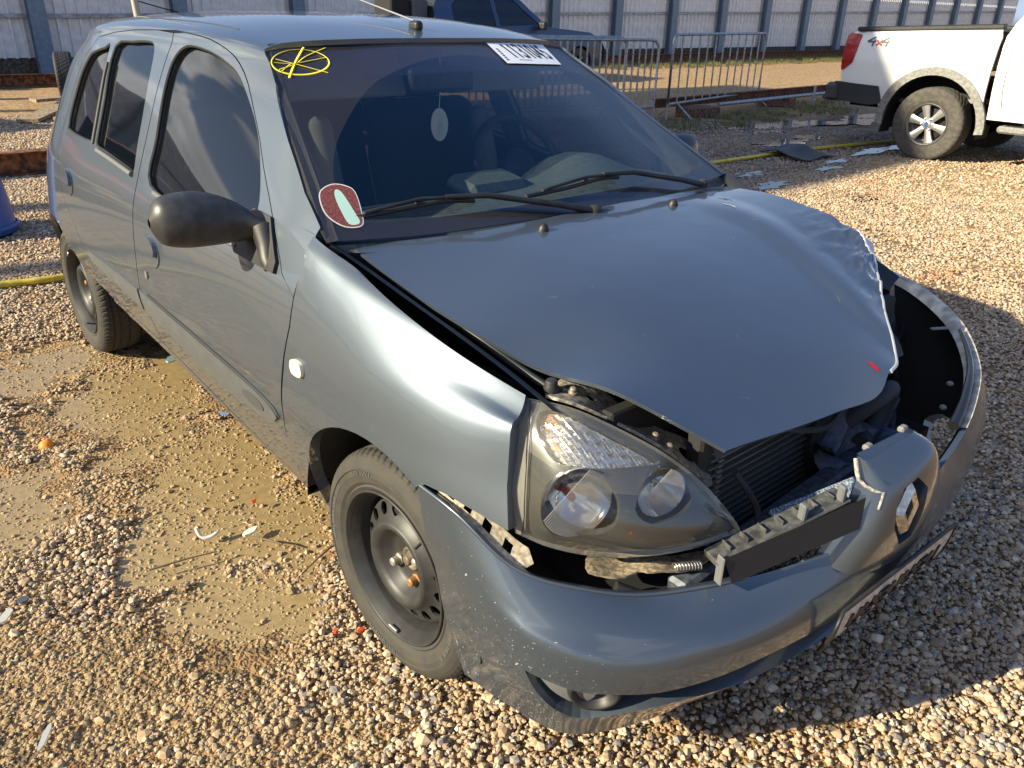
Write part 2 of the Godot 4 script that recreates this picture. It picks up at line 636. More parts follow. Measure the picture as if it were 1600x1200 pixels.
func build_body() -> void:
	var CELL := Vector2(0.25, 0.06)
	var G := 0.0025
	# lines in (z, y), read along the real car
	var door_front := V2([-.46, .262, -.441, .42, -.395, .522, -.365, .622, -.346, .695, -.317, .78, -.308, .85])
	var pillar_line := smooth_line(V2([-.376, .889, -.404, .918, -.506, .996, -.62, 1.079, -.712, 1.156, -.845, 1.25, -.983, 1.312, -1.125, 1.346, -1.30, 1.358]), 3)
	var between := V2([-1.372, 1.354, -1.357, 1.25, -1.345, 1.05, -1.343, .9, -1.355, .7, -1.365, .55, -1.37, .39])
	var rear_line := V2([-1.867, .425, -1.93, .50, -2.038, .645, -2.175, .74, -2.247, .844, -2.258, .906, -2.25, 1.0, -2.232, 1.12, -2.165, 1.245, -2.06, 1.318, -1.9, 1.338])
	var win_f := smooth_line(V2([-1.239, .94, -1.275, 1.069, -1.31, 1.216, -1.31, 1.29, -1.26, 1.324, -1.132, 1.319, -1.01, 1.297, -.893, 1.26, -.745, 1.176, -.641, 1.084, -.567, .986, -.59, .91, -.7, .899, -.897, .915]), 4, true)
	var win_r := smooth_line(V2([-1.391, .957, -1.405, 1.03, -1.43, 1.17, -1.462, 1.275, -1.50, 1.315, -1.56, 1.324, -1.70, 1.318, -1.845, 1.297, -1.82, 1.137, -1.806, 1.02, -1.79, .985, -1.70, .978, -1.45, .960]), 3, true)
	var win_q := smooth_line(V2([-1.846, .99, -2.15, .992, -2.185, 1.01, -2.195, 1.07, -2.16, 1.18, -2.105, 1.25, -2.05, 1.272, -1.95, 1.288, -1.892, 1.293, -1.87, 1.137, -1.855, 1.03]), 3, true)
	# front door
	var fd := []
	fd.append_array(door_front); fd.append_array(pillar_line); fd.append_array(between)
	var wf := sp(win_f)
	var d1 := both("front_door", panel(shell.ev, sp(fd, G), [wf], CELL, 0.03, CORE, 0.0, 0.028), M.paint)
	var rd := []
	var bt := between.duplicate(); bt.reverse()
	rd.append_array(bt)
	rd.append_array(V2([-1.5, 1.358, -1.7, 1.352]))
	var rl := rear_line.duplicate(); rl.reverse()
	rd.append_array(rl)
	var wr := sp(win_r)
	var wq := sp(win_q)
	var d2 := both("rear_door", panel(shell.ev, sp(rd, G), [wr, wq], CELL, 0.03, CORE, 0.0, 0.028), M.paint)
	# glass and seals
	for w in [[wf, d1, 0], [wr, d2, 0], [wq, d2, 1]]:
		sub2("window_pane", panel(shell.ev, w[0], [], CELL, 0.0, CORE, -0.014), M.side_glass, w[1])
		sub2("window_seal", tube(along(shell, dense(w[0], Vector2(0.15, 0.04)), -0.006, CORE), 0.0055, 6, true), M.seal, w[1])
	# chromed sill strip along the belt line of each door
	sub2("belt_strip", tube(along(shell, sp(V2([-.60, .90, -.9, .907, -1.235, .932, -1.25, .938, -.9, .912])), 0.004, CORE).slice(0, 22), 0.009, 6), M.grey_plastic, d1)
	sub2("belt_strip", tube(along(shell, sp(V2([-1.392, .949, -1.6, .963, -1.81, .975, -1.8, .98, -1.6, .968])), 0.004, CORE).slice(0, 14), 0.009, 6), M.grey_plastic, d2)
	# divider bar of the rear door window
	sub2("divider_bar", tube(along(shell, sp(V2([-1.823, .985, -1.846, 1.137, -1.868, 1.296, -1.866, 1.296])), 0.001, CORE).slice(0, 11), 0.008, 6), M.rubber, d2)
	# mouldings
	var m1 := PackedVector2Array(smooth_line(V2([-.428, .508, -.445, .522, -.50, .539, -.626, .551, -.939, .572, -1.33, .594, -1.352, .594, -1.358, .52, -1.33, .515, -1.029, .474, -.706, .450, -.489, .473, -.445, .495]), 3, true))
	sub2("side_moulding", panel(shell.ev, sp(Array(m1)), [], CELL * .7, 0.012, CORE, 0.008), M.mould, d1)
	sub2("moulding_shadow_line", tube(along(shell, sp(V2([-.424, .506, -.442, .526, -.50, .542, -.626, .555, -.939, .576, -1.352, .598, -.939, .574])), .0015, CORE).slice(0, 33), .0028, 5), M.rubber, d1)  # thin black tube standing in for the shadow line above the moulding
	var m2 := PackedVector2Array(V2([-1.374, .595, -1.883, .603, -1.925, .59, -1.90, .567, -1.397, .52, -1.38, .52]))
	sub2("side_moulding", panel(shell.ev, sp(Array(m2)), [], CELL * .7, 0.012, CORE, 0.008), M.mould, d2)
	# oval badge on the front moulding
	var ov := Array(circle2(Vector2(-.565, .505), .062, .022, 26))
	var badge := part("moulding_badge", panel(shell.ev, sp(ov), [], CELL * 0.4, 0.002, CORE, 0.0100), M.mould_dark, d1[0], "oval badge reading 16V on the grey moulding")
	sub_text("16V", 0.026, Vector3(-.8005, .495, -.597), Vector3(-1, -0.12, 0), badge, M.mould, 0.002)
	# handles
	for h in [[Vector2(-1.205, .755), d1], [Vector2(-2.085, .818), d2]]:
		var o := circle2(h[0], .078, .05, 28)
		var cup := panel(shell.ev, sp(Array(o)), [], CELL * 0.5, 0.004, CORE, 0.0035)
		sub2("handle_cup", cup, M.paint, h[1])
		var flap := []
		for q in circle2(h[0] + Vector2(0.004, 0.012), .066, .036, 24):
			flap.append(Vector2(q.x, maxf(q.y, h[0].y - 0.004)))
		sub2("door_handle", panel(shell.ev, sp(flap), [], CELL * 0.5, 0.012, CORE, 0.015), M.paint, h[1])
	sub2("door_lock", panel(shell.ev, sp(Array(circle2(Vector2(-1.262, .668), .011, .013, 12))), [], CELL * 0.2, 0.003, CORE, 0.005), M.steel, d1)
	# black triangle in front of the window, carrying the mirror
	var tri := V2([-.40, .905, -.49, .985, -.575, .99, -.63, .905, -.60, .885, -.40, .880])
	sub2("mirror_plate", panel(shell.ev, sp(tri), [], CELL * 0.5, 0.012, CORE, 0.009), M.black_plastic, d1)
	build_mirror(d1)
	# sills
	both("sill", panel(shell.ev, sp(V2([-.36, .235, -.46, .258, -.69, .288, -1.005, .33, -1.37, .386, -1.86, .421, -1.88, .40, -1.457, .36, -1.005, .303, -.683, .262, -.45, .236])), [], CELL * 0.6, 0.05, CORE), M.paint)
	# roof and pillars
	var half := PackedVector2Array()
	var edge_pts := V2([-.312, .85, -.300, .914, -.300, .945, -.306, .984, -.304, .997, -.419, 1.051, -.565, 1.142, -.736, 1.257, -.813, 1.297, -.869, 1.331])
	var start := sp(edge_pts).slice(0, -1)
	# keep only the open run of that outline
	var run := shell.inv_poly(Array(dense(PackedVector2Array(edge_pts), Vector2(0.03, 0.03), false)), ROW_Y, ST_Z)
	half.append_array(run)
	half.append(Vector2(9.2, 5.44)); half.append(Vector2(10.0, 5.49)); half.append(Vector2(11.0, 5.51))
	half.append(Vector2(11.0, 0.15)); half.append(Vector2(10.0, 0.17)); half.append(Vector2(9.0, 0.3))
	half.append(Vector2(6.0, 0.45)); half.append(Vector2(4.0, 0.5)); half.append(Vector2(2.25, 0.55))
	var low := V2([-2.80, .585])
	low.append_array(arc2(Vector2(-2.472, .285), .335, 110, 28, 14))
	low.append_array(V2([-1.90, .43]))
	var rl2 := rear_line.duplicate()
	low.append_array(rl2)
	low.append_array(V2([-1.7, 1.352, -1.5, 1.358, -1.372, 1.361]))
	var pl := pillar_line.duplicate(); pl.reverse()
	low.append_array(pl)
	low.append_array(V2([-.35, .872]))
	half.append_array(shell.inv_poly(Array(dense(PackedVector2Array(low), Vector2(0.03, 0.03), false)), ROW_Y, ST_Z))
	var body := panel(shell.ev, half, [], CELL, 0.014, CORE)
	body.add(body.mirrored())
	var bodyo := cp("body_shell", body, M.paint)
	# narrow roof joints beside the gutter
	for s in [-1.0, 1.0]:
		var ln := []
		for i in 30:
			var q := shell.ev(9.25, lerpf(1.0, 5.0, i / 29.0)) + Vector3(0, 0.0005, 0)
			ln.append(q * Vector3(-s, 1, 1))
		part("roof_joint", tube(ln, 0.0014, 5), M.paint_dark, bodyo)
	# rear bumper, hatch, rear window
	var rb := V2([-3.02, .30, -3.02, .55, -2.9, .575, -2.81, .578])
	rb.append_array(arc2(Vector2(-2.472, .285), .335, 112, 190, 12))
	rb.append_array(V2([-2.84, .22, -2.98, .22]))
	var rbm := panel(shell.ev, shell.inv_poly(Array(dense(PackedVector2Array(V2([-2.93, .56, -2.81, .575]) + arc2(Vector2(-2.472, .285), .335, 112, 185, 12) + V2([-2.88, .24, -2.97, .24])), Vector2(0.04, 0.04))), ROW_Y, ST_Z), [], CELL, 0.02, CORE, 0.006)
	var across := func(u: float, w: float) -> Vector3:
		var a := shell.ev(u, 0.5 if u < 6.0 else 0.42)
		return Vector3(a.x * -w, a.y, a.z - 0.03 * (1 - w * w))
	surf(across, 0.2, 2.3, 8, -1.0, 1.0, 16, CORE, 0.004, rbm)
	rbm.add(panel(shell.ev, shell.inv_poly(Array(dense(PackedVector2Array(V2([-2.93, .56, -2.81, .575]) + arc2(Vector2(-2.472, .285), .335, 112, 185, 12) + V2([-2.88, .24, -2.97, .24])), Vector2(0.04, 0.04))), ROW_Y, ST_Z), [], CELL, 0.02, CORE, 0.006).mirrored())
	cp("rear_bumper", rbm, M.paint)
	var hatch := cp("tailgate", panel(across, PackedVector2Array(V2([2.35, -1, 9.2, -1, 9.2, 1, 2.35, 1])), [PackedVector2Array(V2([5.1, -.86, 8.4, -.82, 8.4, .82, 5.1, .86]))], Vector2(0.4, 0.15), 0.02, CORE), M.paint)
	part("rear_window", surf(across, 5.05, 8.45, 6, -.87, .87, 8, CORE, -0.008), M.side_glass, hatch)
	for s in [-1.0, 1.0]:
		var tl := func(u: float, w: float) -> Vector3:
			return shell.ev(u, w) * Vector3(-s, 1, 1)
		cp("tail_lamp", panel(tl, PackedVector2Array(V2([3.0, .5, 5.2, .45, 5.2, 1.2, 4.0, 1.15, 3.0, 1.0])), [], CELL, 0.02, CORE, 0.006), M.red_lens)
	# wheel-arch liners and underbody, dark
	var under := MB.new()
	for s in [-1.0, 1.0]:
		for z in [0.0, -2.472]:
			var f := func(u: float, w: float) -> Vector3:
				return Vector3(s * w, 0.285 + sin(u) * 0.352, z + cos(u) * 0.352)
			surf(f, -0.05, PI + (0.05 if z < -1.0 else -0.06), 20, 0.50, 0.70 if z < -1.0 else 0.785, 2, Vector3(0, 3, z), 0.0, under)
			prism(circle2(Vector2.ZERO, 0.35, 0.35, 24), 0.01, Transform3D(Basis(Vector3(0, 0, 1), Vector3(0, 1, 0), Vector3(-s, 0, 0)), Vector3(s * 0.5, 0.30, z)), under)
	box(Vector3(0, 0.26, -1.2), Vector3(1.32, 0.06, 2.9), 0.0, Basis.IDENTITY, under)
	for s in [-1.0, 1.0]:
		box(Vector3(s * 0.69, 0.38, -1.12), Vector3(0.05, 0.16, 1.35), 0.0, Basis.IDENTITY, under)
	cp("underbody", under, M.black)
	# front fenders
	var dfr := V2([-.308, .984, -.300, .945, -.300, .914, -.317, .78, -.346, .695, -.365, .622, -.395, .522, -.441, .42, -.46, .25, -.36, .25])
	dfr.append_array(arc2(Vector2(0, .283), .345, 176, 62, 20))
	dfr.append_array(V2([.19, .606, .25, .608, .311, .600, .36, .592, .390, .588, .366, .668, .354, .747, .347, .779, .332, .818]))
	var fuv := fend.inv_poly(Array(dense(Geometry2D.offset_polygon(PackedVector2Array(dfr), -G)[0], Vector2(0.025, 0.025))), FROW_Y, FST_Z)
	# the run along the bonnet is the net's own top edge
	var fout := PackedVector2Array()
	for q in fuv:
		fout.append(Vector2(minf(q.x, 7.0), minf(q.y, 6.0)))
	var fr := panel(fend.ev, fout, [], Vector2(0.2, 0.1), 0.03, Vector3(0, .5, 0))
	var fp := both("front_fender", fr, M.paint)
	var ind := PackedVector2Array(smooth_line(V2([-.293, .712, -.262, .712, -.252, .70, -.252, .686, -.262, .678, -.293, .678, -.302, .69, -.302, .70]), 3, true))
	sub2("side_indicator", panel(fend.ev, fend.inv_poly(Array(ind), FROW_Y, FST_Z), [], Vector2(0.05, 0.03), 0.009, Vector3(0, .5, 0), 0.009), M.indicator, fp)
	# inner fender flange showing in the gap under the bonnet
	var fl := func(u: float, w: float) -> Vector3:
		var a := fend.ev(7.0, u)
		return a + Vector3(0.085 * w, -0.03 * w - 0.05 * w * w, 0)
	both("inner_flange", surf(fl, 0.6, 5.9, 24, 0.0, 1.0, 3, Vector3(0, -3, 0)), M.dark_paint)

func sub_text(s: String, size: float, at: Vector3, facing: Vector3, parent: Node, material: Material, depth := 0.001, turn := 0.0, font_name := "Droid Sans") -> MeshInstance3D:
	var t := TextMesh.new()
	var f := SystemFont.new()
	f.font_names = PackedStringArray([font_name])
	f.font_weight = 700
	t.font = f
	t.text = s
	t.font_size = 32
	t.pixel_size = size / 23.0
	t.depth = depth
	t.horizontal_alignment = HORIZONTAL_ALIGNMENT_LEFT
	var o := MeshInstance3D.new()
	o.name = name_under(parent, "lettering")
	o.mesh = t
	o.material_override = material
	parent.add_child(o, true)
	var z := facing.normalized()
	var x := Vector3.UP.cross(z).normalized()
	var b := Basis(x, z.cross(x), z).rotated(z, turn)
	o.transform = Transform3D(b, at)
	return o

func build_mirror(d1: Array) -> void:
	# rounded housing swept from outer end to the stalk
	var rings := V3([-.985, .985, -.60, -.965, .985, -.60, -.92, .983, -.60, -.86, .98, -.595, -.80, .972, -.565, -.765, .962, -.525, -.745, .955, -.50])
	rings = smooth_line(rings, 4)
	var hy: Array = smooth_line([0.010, .050, .063, .063, .048, .028, .02], 4)
	var hz: Array = smooth_line([0.01, .042, .063, .07, .055, .034, .025], 4)
	var f := func(u: float, w: float) -> Vector3:
		var i := clampi(int(u), 0, 23)
		var t := u - i
		var c: Vector3 = rings[i].lerp(rings[i + 1], t)
		var a: float = lerpf(hy[i], hy[i + 1], t)
		var b: float = lerpf(hz[i], hz[i + 1], t)
		var cz := cos(w)
		if cz < 0.0:
			b *= 0.55
		return c + Vector3(0, signf(sin(w)) * pow(absf(sin(w)), 0.8) * a, cz * b)
	var mb := MB.new()
	var P := func(u, w): return f.call(u, w)
	for i in 24:
		for k in 24:
			var u0 := float(i); var u1 := float(i + 1)
			var w0 := TAU * k / 24; var w1 := TAU * (k + 1) / 24
			var q := [Vector2(u0, w0), Vector2(u1, w0), Vector2(u1, w1), Vector2(u0, w1)]
			var p := []
			var n := []
			for a: Vector2 in q:
				p.append(f.call(a.x, a.y))
				var ci := clampi(int(a.x), 0, 23)
				var cc: Vector3 = rings[ci].lerp(rings[ci + 1], a.x - ci)
				var uu := clampf(a.x, 0.5, 23.4)
				var g: Vector3 = (f.call(uu + 0.5, a.y) - f.call(uu - 0.5, a.y)).cross(f.call(uu, a.y + 0.05) - f.call(uu, a.y - 0.05)).normalized()
				n.append(g if g.dot(f.call(uu, a.y) - cc) > 0 else -g)
			mb.quad(p[0], p[1], p[2], p[3], n[0], n[1], n[2], n[3])
	sub2("side_mirror", mb, M.mirror_plastic, d1)
	# foot of the mirror on its black plate
	var foot := tube(V3([-.755, .955, -.505, -.765, .925, -.47, -.775, .90, -.45, -.775, .88, -.44]), 0.032, 10, false, null, 0.02)
	sub2("mirror_foot", foot, M.black_plastic, d1)
	# glass faces rearwards
	sub2("mirror_glass", prism(circle2(Vector2.ZERO, 0.060, 0.040, 24), 0.003, Transform3D(Basis.IDENTITY, Vector3(-.890, .983, -.638))), M.mirror_glass, d1)

func build_windscreen() -> void:
	var INS := Vector3(0, 0.4, -1.2)
	var glass := cp("windscreen", surf(wind.ev, 0.0, 3.0, 14, 0.0, 6.0, 24, INS), M.wind_glass)
	# rubber frame bridging glass and pillars, header seal
	for s in [1.0, -1.0]:
		var band := MB.new()
		for i in 16:
			var q := []
			for k in [i, i + 1]:
				var t = k / 16.0
				var a := wind.ev(3.0 * t, 0.05)
				var pts := V2([-.257, .978, -.304, .997, -.419, 1.051, -.565, 1.142, -.736, 1.257, -.869, 1.331])
				var w := 0.0
				for m in 5:
					if a.y >= pts[m].y:
						w = m + clampf((a.y - pts[m].y) / (pts[m + 1].y - pts[m].y), 0, 1)
				var j := clampi(int(w), 0, 4)
				var zy: Vector2 = pts[j].lerp(pts[j + 1], w - j)
				var uv := shell.inv(zy, Vector2(lerpf(5.3, 8.6, t), lerpf(6.8, 5.6, t)))
				q.append(a + Vector3(.012, 0.002, 0.001)); q.append(shell.ev(uv.x, uv.y) + Vector3(-0.001, -0.006, -0.004))
			for k in 4:
				q[k] *= Vector3(s, 1, 1)
			band.flat(q[0], q[2], q[3], q[1], INS)
		part("screen_rubber", band, M.rubber, glass)
	var top := []
	for i in 25:
		top.append(wind.ev(3.0, lerpf(.1, 5.9, i / 24.0)) + Vector3(0, 0.003, -0.002))
	part("header_seal", tube(top, 0.006, 6), M.rubber, glass)
	# black printed border
	var fr := PackedVector2Array(V2([0, 0, 3, 0, 3, 6, 0, 6]))
	var hole := PackedVector2Array(smooth_line(V2([.22, .22, .2, 1.5, .2, 3.0, .2, 4.5, .22, 5.78, 1.5, 5.86, 2.92, 5.85, 2.95, 4.5, 2.95, 3.0, 2.95, 1.5, 2.92, .15, 1.5, .14]), 1, true))
	part("black_border", panel(wind.ev, fr, [hole], Vector2(0.3, 0.3), 0.0, INS, -0.0025), M.frit, glass)
	# tinted band along the top and the film of dust outside the wiped sweep
	part("sun_band", panel(wind.ev, PackedVector2Array(V2([2.3, .1, 2.95, .1, 2.95, 5.9, 2.3, 5.9])), [], Vector2(0.3, 0.3), 0.0, INS, -0.004), M.sun_band, glass)
	var wiped := PackedVector2Array(smooth_line(V2([.25, .26, .87, .31, 1.43, .59, 2.07, 1.24, 2.38, 1.87, 2.57, 2.62, 2.62, 3.3, 2.52, 3.83, 2.5, 4.4, 2.35, 5.1, 2.0, 5.7]), 5))
	wiped.append_array(PackedVector2Array(V2([.3, 5.7, .22, 4.5, .2, 3.0, .2, 1.5])))
	part("dust_film", panel(wind.ev, fr, [wiped], Vector2(0.2, 0.2), 0.0, INS, 0.0016), M.dust, glass)
	part("dust_film", panel(wind.ev, wiped, [], Vector2(0.2, 0.2), 0.0, INS, 0.0012), M.dust_thin, glass)
	# white number sticker
	var st := part("number_sticker", panel(wind.ev, PackedVector2Array(V2([2.91, 3.99, 2.925, 4.7, 2.93, 5.44, 2.44, 5.21, 2.42, 4.5, 2.42, 3.87])), [], Vector2(0.12, 0.15), 0.0, INS, 0.003), M.white, glass, "white paper sticker with the number 1131045")
	var tx := ["1", "1", "3", "1", "0", "4", "5"]
	for i in 7:
		var w := 4.25 + i * 0.148
		glyph(tx[i], wind, Vector2(2.58, w - 0.052), Vector2(2.87, w + 0.052), INS, 0.0038, st, M.ink)
	var small := MB.new()
	for i in 6:
		panel(wind.ev, PackedVector2Array(V2([2.49 + i * .05, 3.955 + i * .014, 2.52 + i * .05, 3.955 + i * .014, 2.52 + i * .05, 4.005 + i * .014, 2.49 + i * .05, 4.005 + i * .014])), [], Vector2(0.2, 0.2), 0.0, INS, 0.0036, -1.0, small)
	for i in 5:
		panel(wind.ev, PackedVector2Array(V2([2.50, 4.25 + i * .06, 2.515, 4.25 + i * .06, 2.515, 4.29 + i * .06, 2.50, 4.29 + i * .06])), [], Vector2(0.2, 0.2), 0.0, INS, 0.0036, -1.0, small)
	part("small_print", small, M.ink, st).set_meta("kind", "stuff")
	# yellow crayon mark: an oval struck through with strokes
	var mk := MB.new()
	var L := func(a: Array, r: float) -> void:
		var pts := []
		for q: Vector2 in smooth_line(V2(a), 6):
			pts.append(wind.ev(q.x, q.y) + Vector3(0, 0.0026, 0.0014))
		tube(pts, r * .68, 5, false, mk, -1.0, 0.3)
	var ring := []
	for q in circle2(Vector2(2.66, .50), .235, .44, 28):
		ring.append_array([q.x + 0.11 * (q.y - 0.5) * -0.25, q.y])
	ring.append_array([ring[0], ring[1]])
	L.call(ring, .0042)
	L.call([2.92, .66, 2.66, .42, 2.41, .24], .006)
	L.call([2.88, 1.0, 2.75, .62, 2.64, .42, 2.57, .14], .0042)
	L.call([2.70, .93, 2.66, .6, 2.65, .35, 2.70, .1], .0042)
	L.call([2.42, .83, 2.55, .58, 2.66, .36, 2.76, .14], .004)
	L.call([2.66, .36, 2.52, .14], .0035)
	part("crayon_mark", mk, M.crayon, glass, "yellow hand-drawn oval struck through with lines")
	# arched sticker low in the corner: a plain pale shape on dark red
	var ar := PackedVector2Array(smooth_line(V2([.17, .21, .33, .07, .55, .055, .68, .11, .745, .26, .70, .41, .60, .475, .34, .455, .17, .40]), 5, true))
	var aro := part("arched_sticker", panel(wind.ev, ar, [], Vector2(0.08, 0.08), 0.0, INS, 0.0016), M.cream, glass, "small arched sticker, pale shape on dark red")
	part("sticker_ground", panel(wind.ev, Geometry2D.offset_polygon(ar, -0.014)[0], [], Vector2(0.08, 0.08), 0.0, INS, 0.0021), M.maroon, aro)
	part("sticker_shape", panel(wind.ev, PackedVector2Array(smooth_line(V2([.20, .27, .40, .235, .56, .23, .64, .25, .66, .28, .62, .32, .5, .35, .38, .37, .21, .39]), 4, true)), [], Vector2(0.08, 0.08), 0.0, INS, 0.0026), M.mint, aro)
	# cowl between bonnet and glass
	var cw := func(u: float, w: float) -> Vector3:
		var a := wind.ev(0.02, u)
		var fz := 1.0 - pow(absf(u - 3.0) / 3.0, 2.0)
		return a + Vector3(0, -0.012 - 0.02 * sin(w * PI) * 0.4 - 0.012 * w, (0.02 + 0.07 * fz) * w)
	var cowl := cp("cowl_panel", surf(cw, 0.0, 6.0, 24, 0.0, 1.0, 4, INS), M.cowl)
	var vents := MB.new()
	for g in [[1.75, 2.45], [4.15, 4.85]]:
		for i in 11:
			var u := lerpf(g[0], g[1], i / 10.0)
			var a: Vector3 = cw.call(u, 0.35); var b: Vector3 = cw.call(u + 0.05, 0.8)
			bar(a + Vector3(0, .006, 0), b + Vector3(0, .006, 0), .006, .012, .001, vents)
	var vo := part("cowl_vent", vents, M.cowl, cowl)
	vo.set_meta("kind", "stuff")
	# wipers
	for w in [[[-.645, .996, -.316, -.539, 1.006, -.295, -.41, 1.016, -.271, -.33, 1.012, -.25], [-.02, .968, -.135], [-.41, 1.022, -.262]], [[-.191, 1.011, -.218, -.058, 1.016, -.217, .088, 1.023, -.231, .16, 1.02, -.228], [.52, .965, -.20], [.09, 1.03, -.224]]]:
		var bl: Array = V3(w[0])
		var rub := MB.new()
		var up := Vector3(0, .87, .49)
		var lift := []
		for q: Vector3 in smooth_line(bl, 4):
			lift.append(q + up * .008)
		tube(lift, .006, 6, false, rub)
		var wo := cp("wiper", rub, M.black_plastic)
		var arm := MB.new()
		var piv := Vector3(w[1][0], w[1][1], w[1][2])
		var tip := Vector3(w[2][0], w[2][1], w[2][2]) + up * .016
		tube([piv + up * .006, piv.lerp(tip, .25) + up * .014, piv.lerp(tip, .75) + up * .018, tip], .010, 6, false, arm, .006)
		lathe(V2([0, 0, 0, .018, .014, .018, .022, .010, .022, 0]), Transform3D(Basis.IDENTITY, piv), 12, false, arm)
		part("wiper_arm", arm, M.black_plastic, wo)
		var yoke := MB.new()
		var mid := lift.slice(1, -1)
		for k in 3:
			var a: Vector3 = mid[int(mid.size() * (0.15 + 0.33 * k))]
			box(a + up * .009, Vector3(.018, .008, .012), .002, Basis.IDENTITY, yoke)
		tube([mid[1] + up * .011, mid[int(mid.size() * .5)] + up * .02, mid[mid.size() - 2] + up * .011], .0045, 6, false, yoke)
		part("wiper_frame", yoke, M.black_plastic, wo)

# a digit made of strokes lying on a net, between two corners (rows upwards, columns to the right)
func glyph(ch: String, net: Net, lo: Vector2, hi: Vector2, inside: Vector3, off: float, parent: Node, material: Material) -> void:
	var S := {
		"1": [[.35, .84, .6, .98], [.6, .97, .6, 0]], "3": [[.05, .9, .3, 1, .85, .95, .9, .7, .75, .54, .4, .52], [.75, .54, .95, .35, .85, .05, .3, 0, .05, .12]],
		"0": [[.5, 1, .15, .85, .08, .5, .15, .15, .5, 0, .85, .15, .92, .5, .85, .85, .5, 1]], "4": [[.7, 0, .7, 1, .05, .3, .98, .3]],
		"5": [[.9, 1, .2, 1, .15, .55, .55, .62, .9, .45, .9, .15, .5, 0, .08, .1]]}
	var mb := MB.new()
	for s in S[ch]:
		var p := V2(s)
		for i in p.size() - 1:
			var a: Vector2 = p[i]; var b: Vector2 = p[i + 1]
			var d: Vector2 = (b - a).normalized()
			a -= d * .06; b += d * .06
			var o: Vector2 = d.orthogonal() * Vector2(.19, .08)
			var q := PackedVector2Array()
			for w: Vector2 in [a - o, a + o, b + o, b - o]:
				q.append(Vector2(lerpf(lo.x, hi.x, w.y), lerpf(lo.y, hi.y, w.x)))
			panel(net.ev, q, [], Vector2(0.3, 0.3), 0.0, inside, off + i * 0.00004, -1.0, mb)
	part("digit", mb, material, parent)

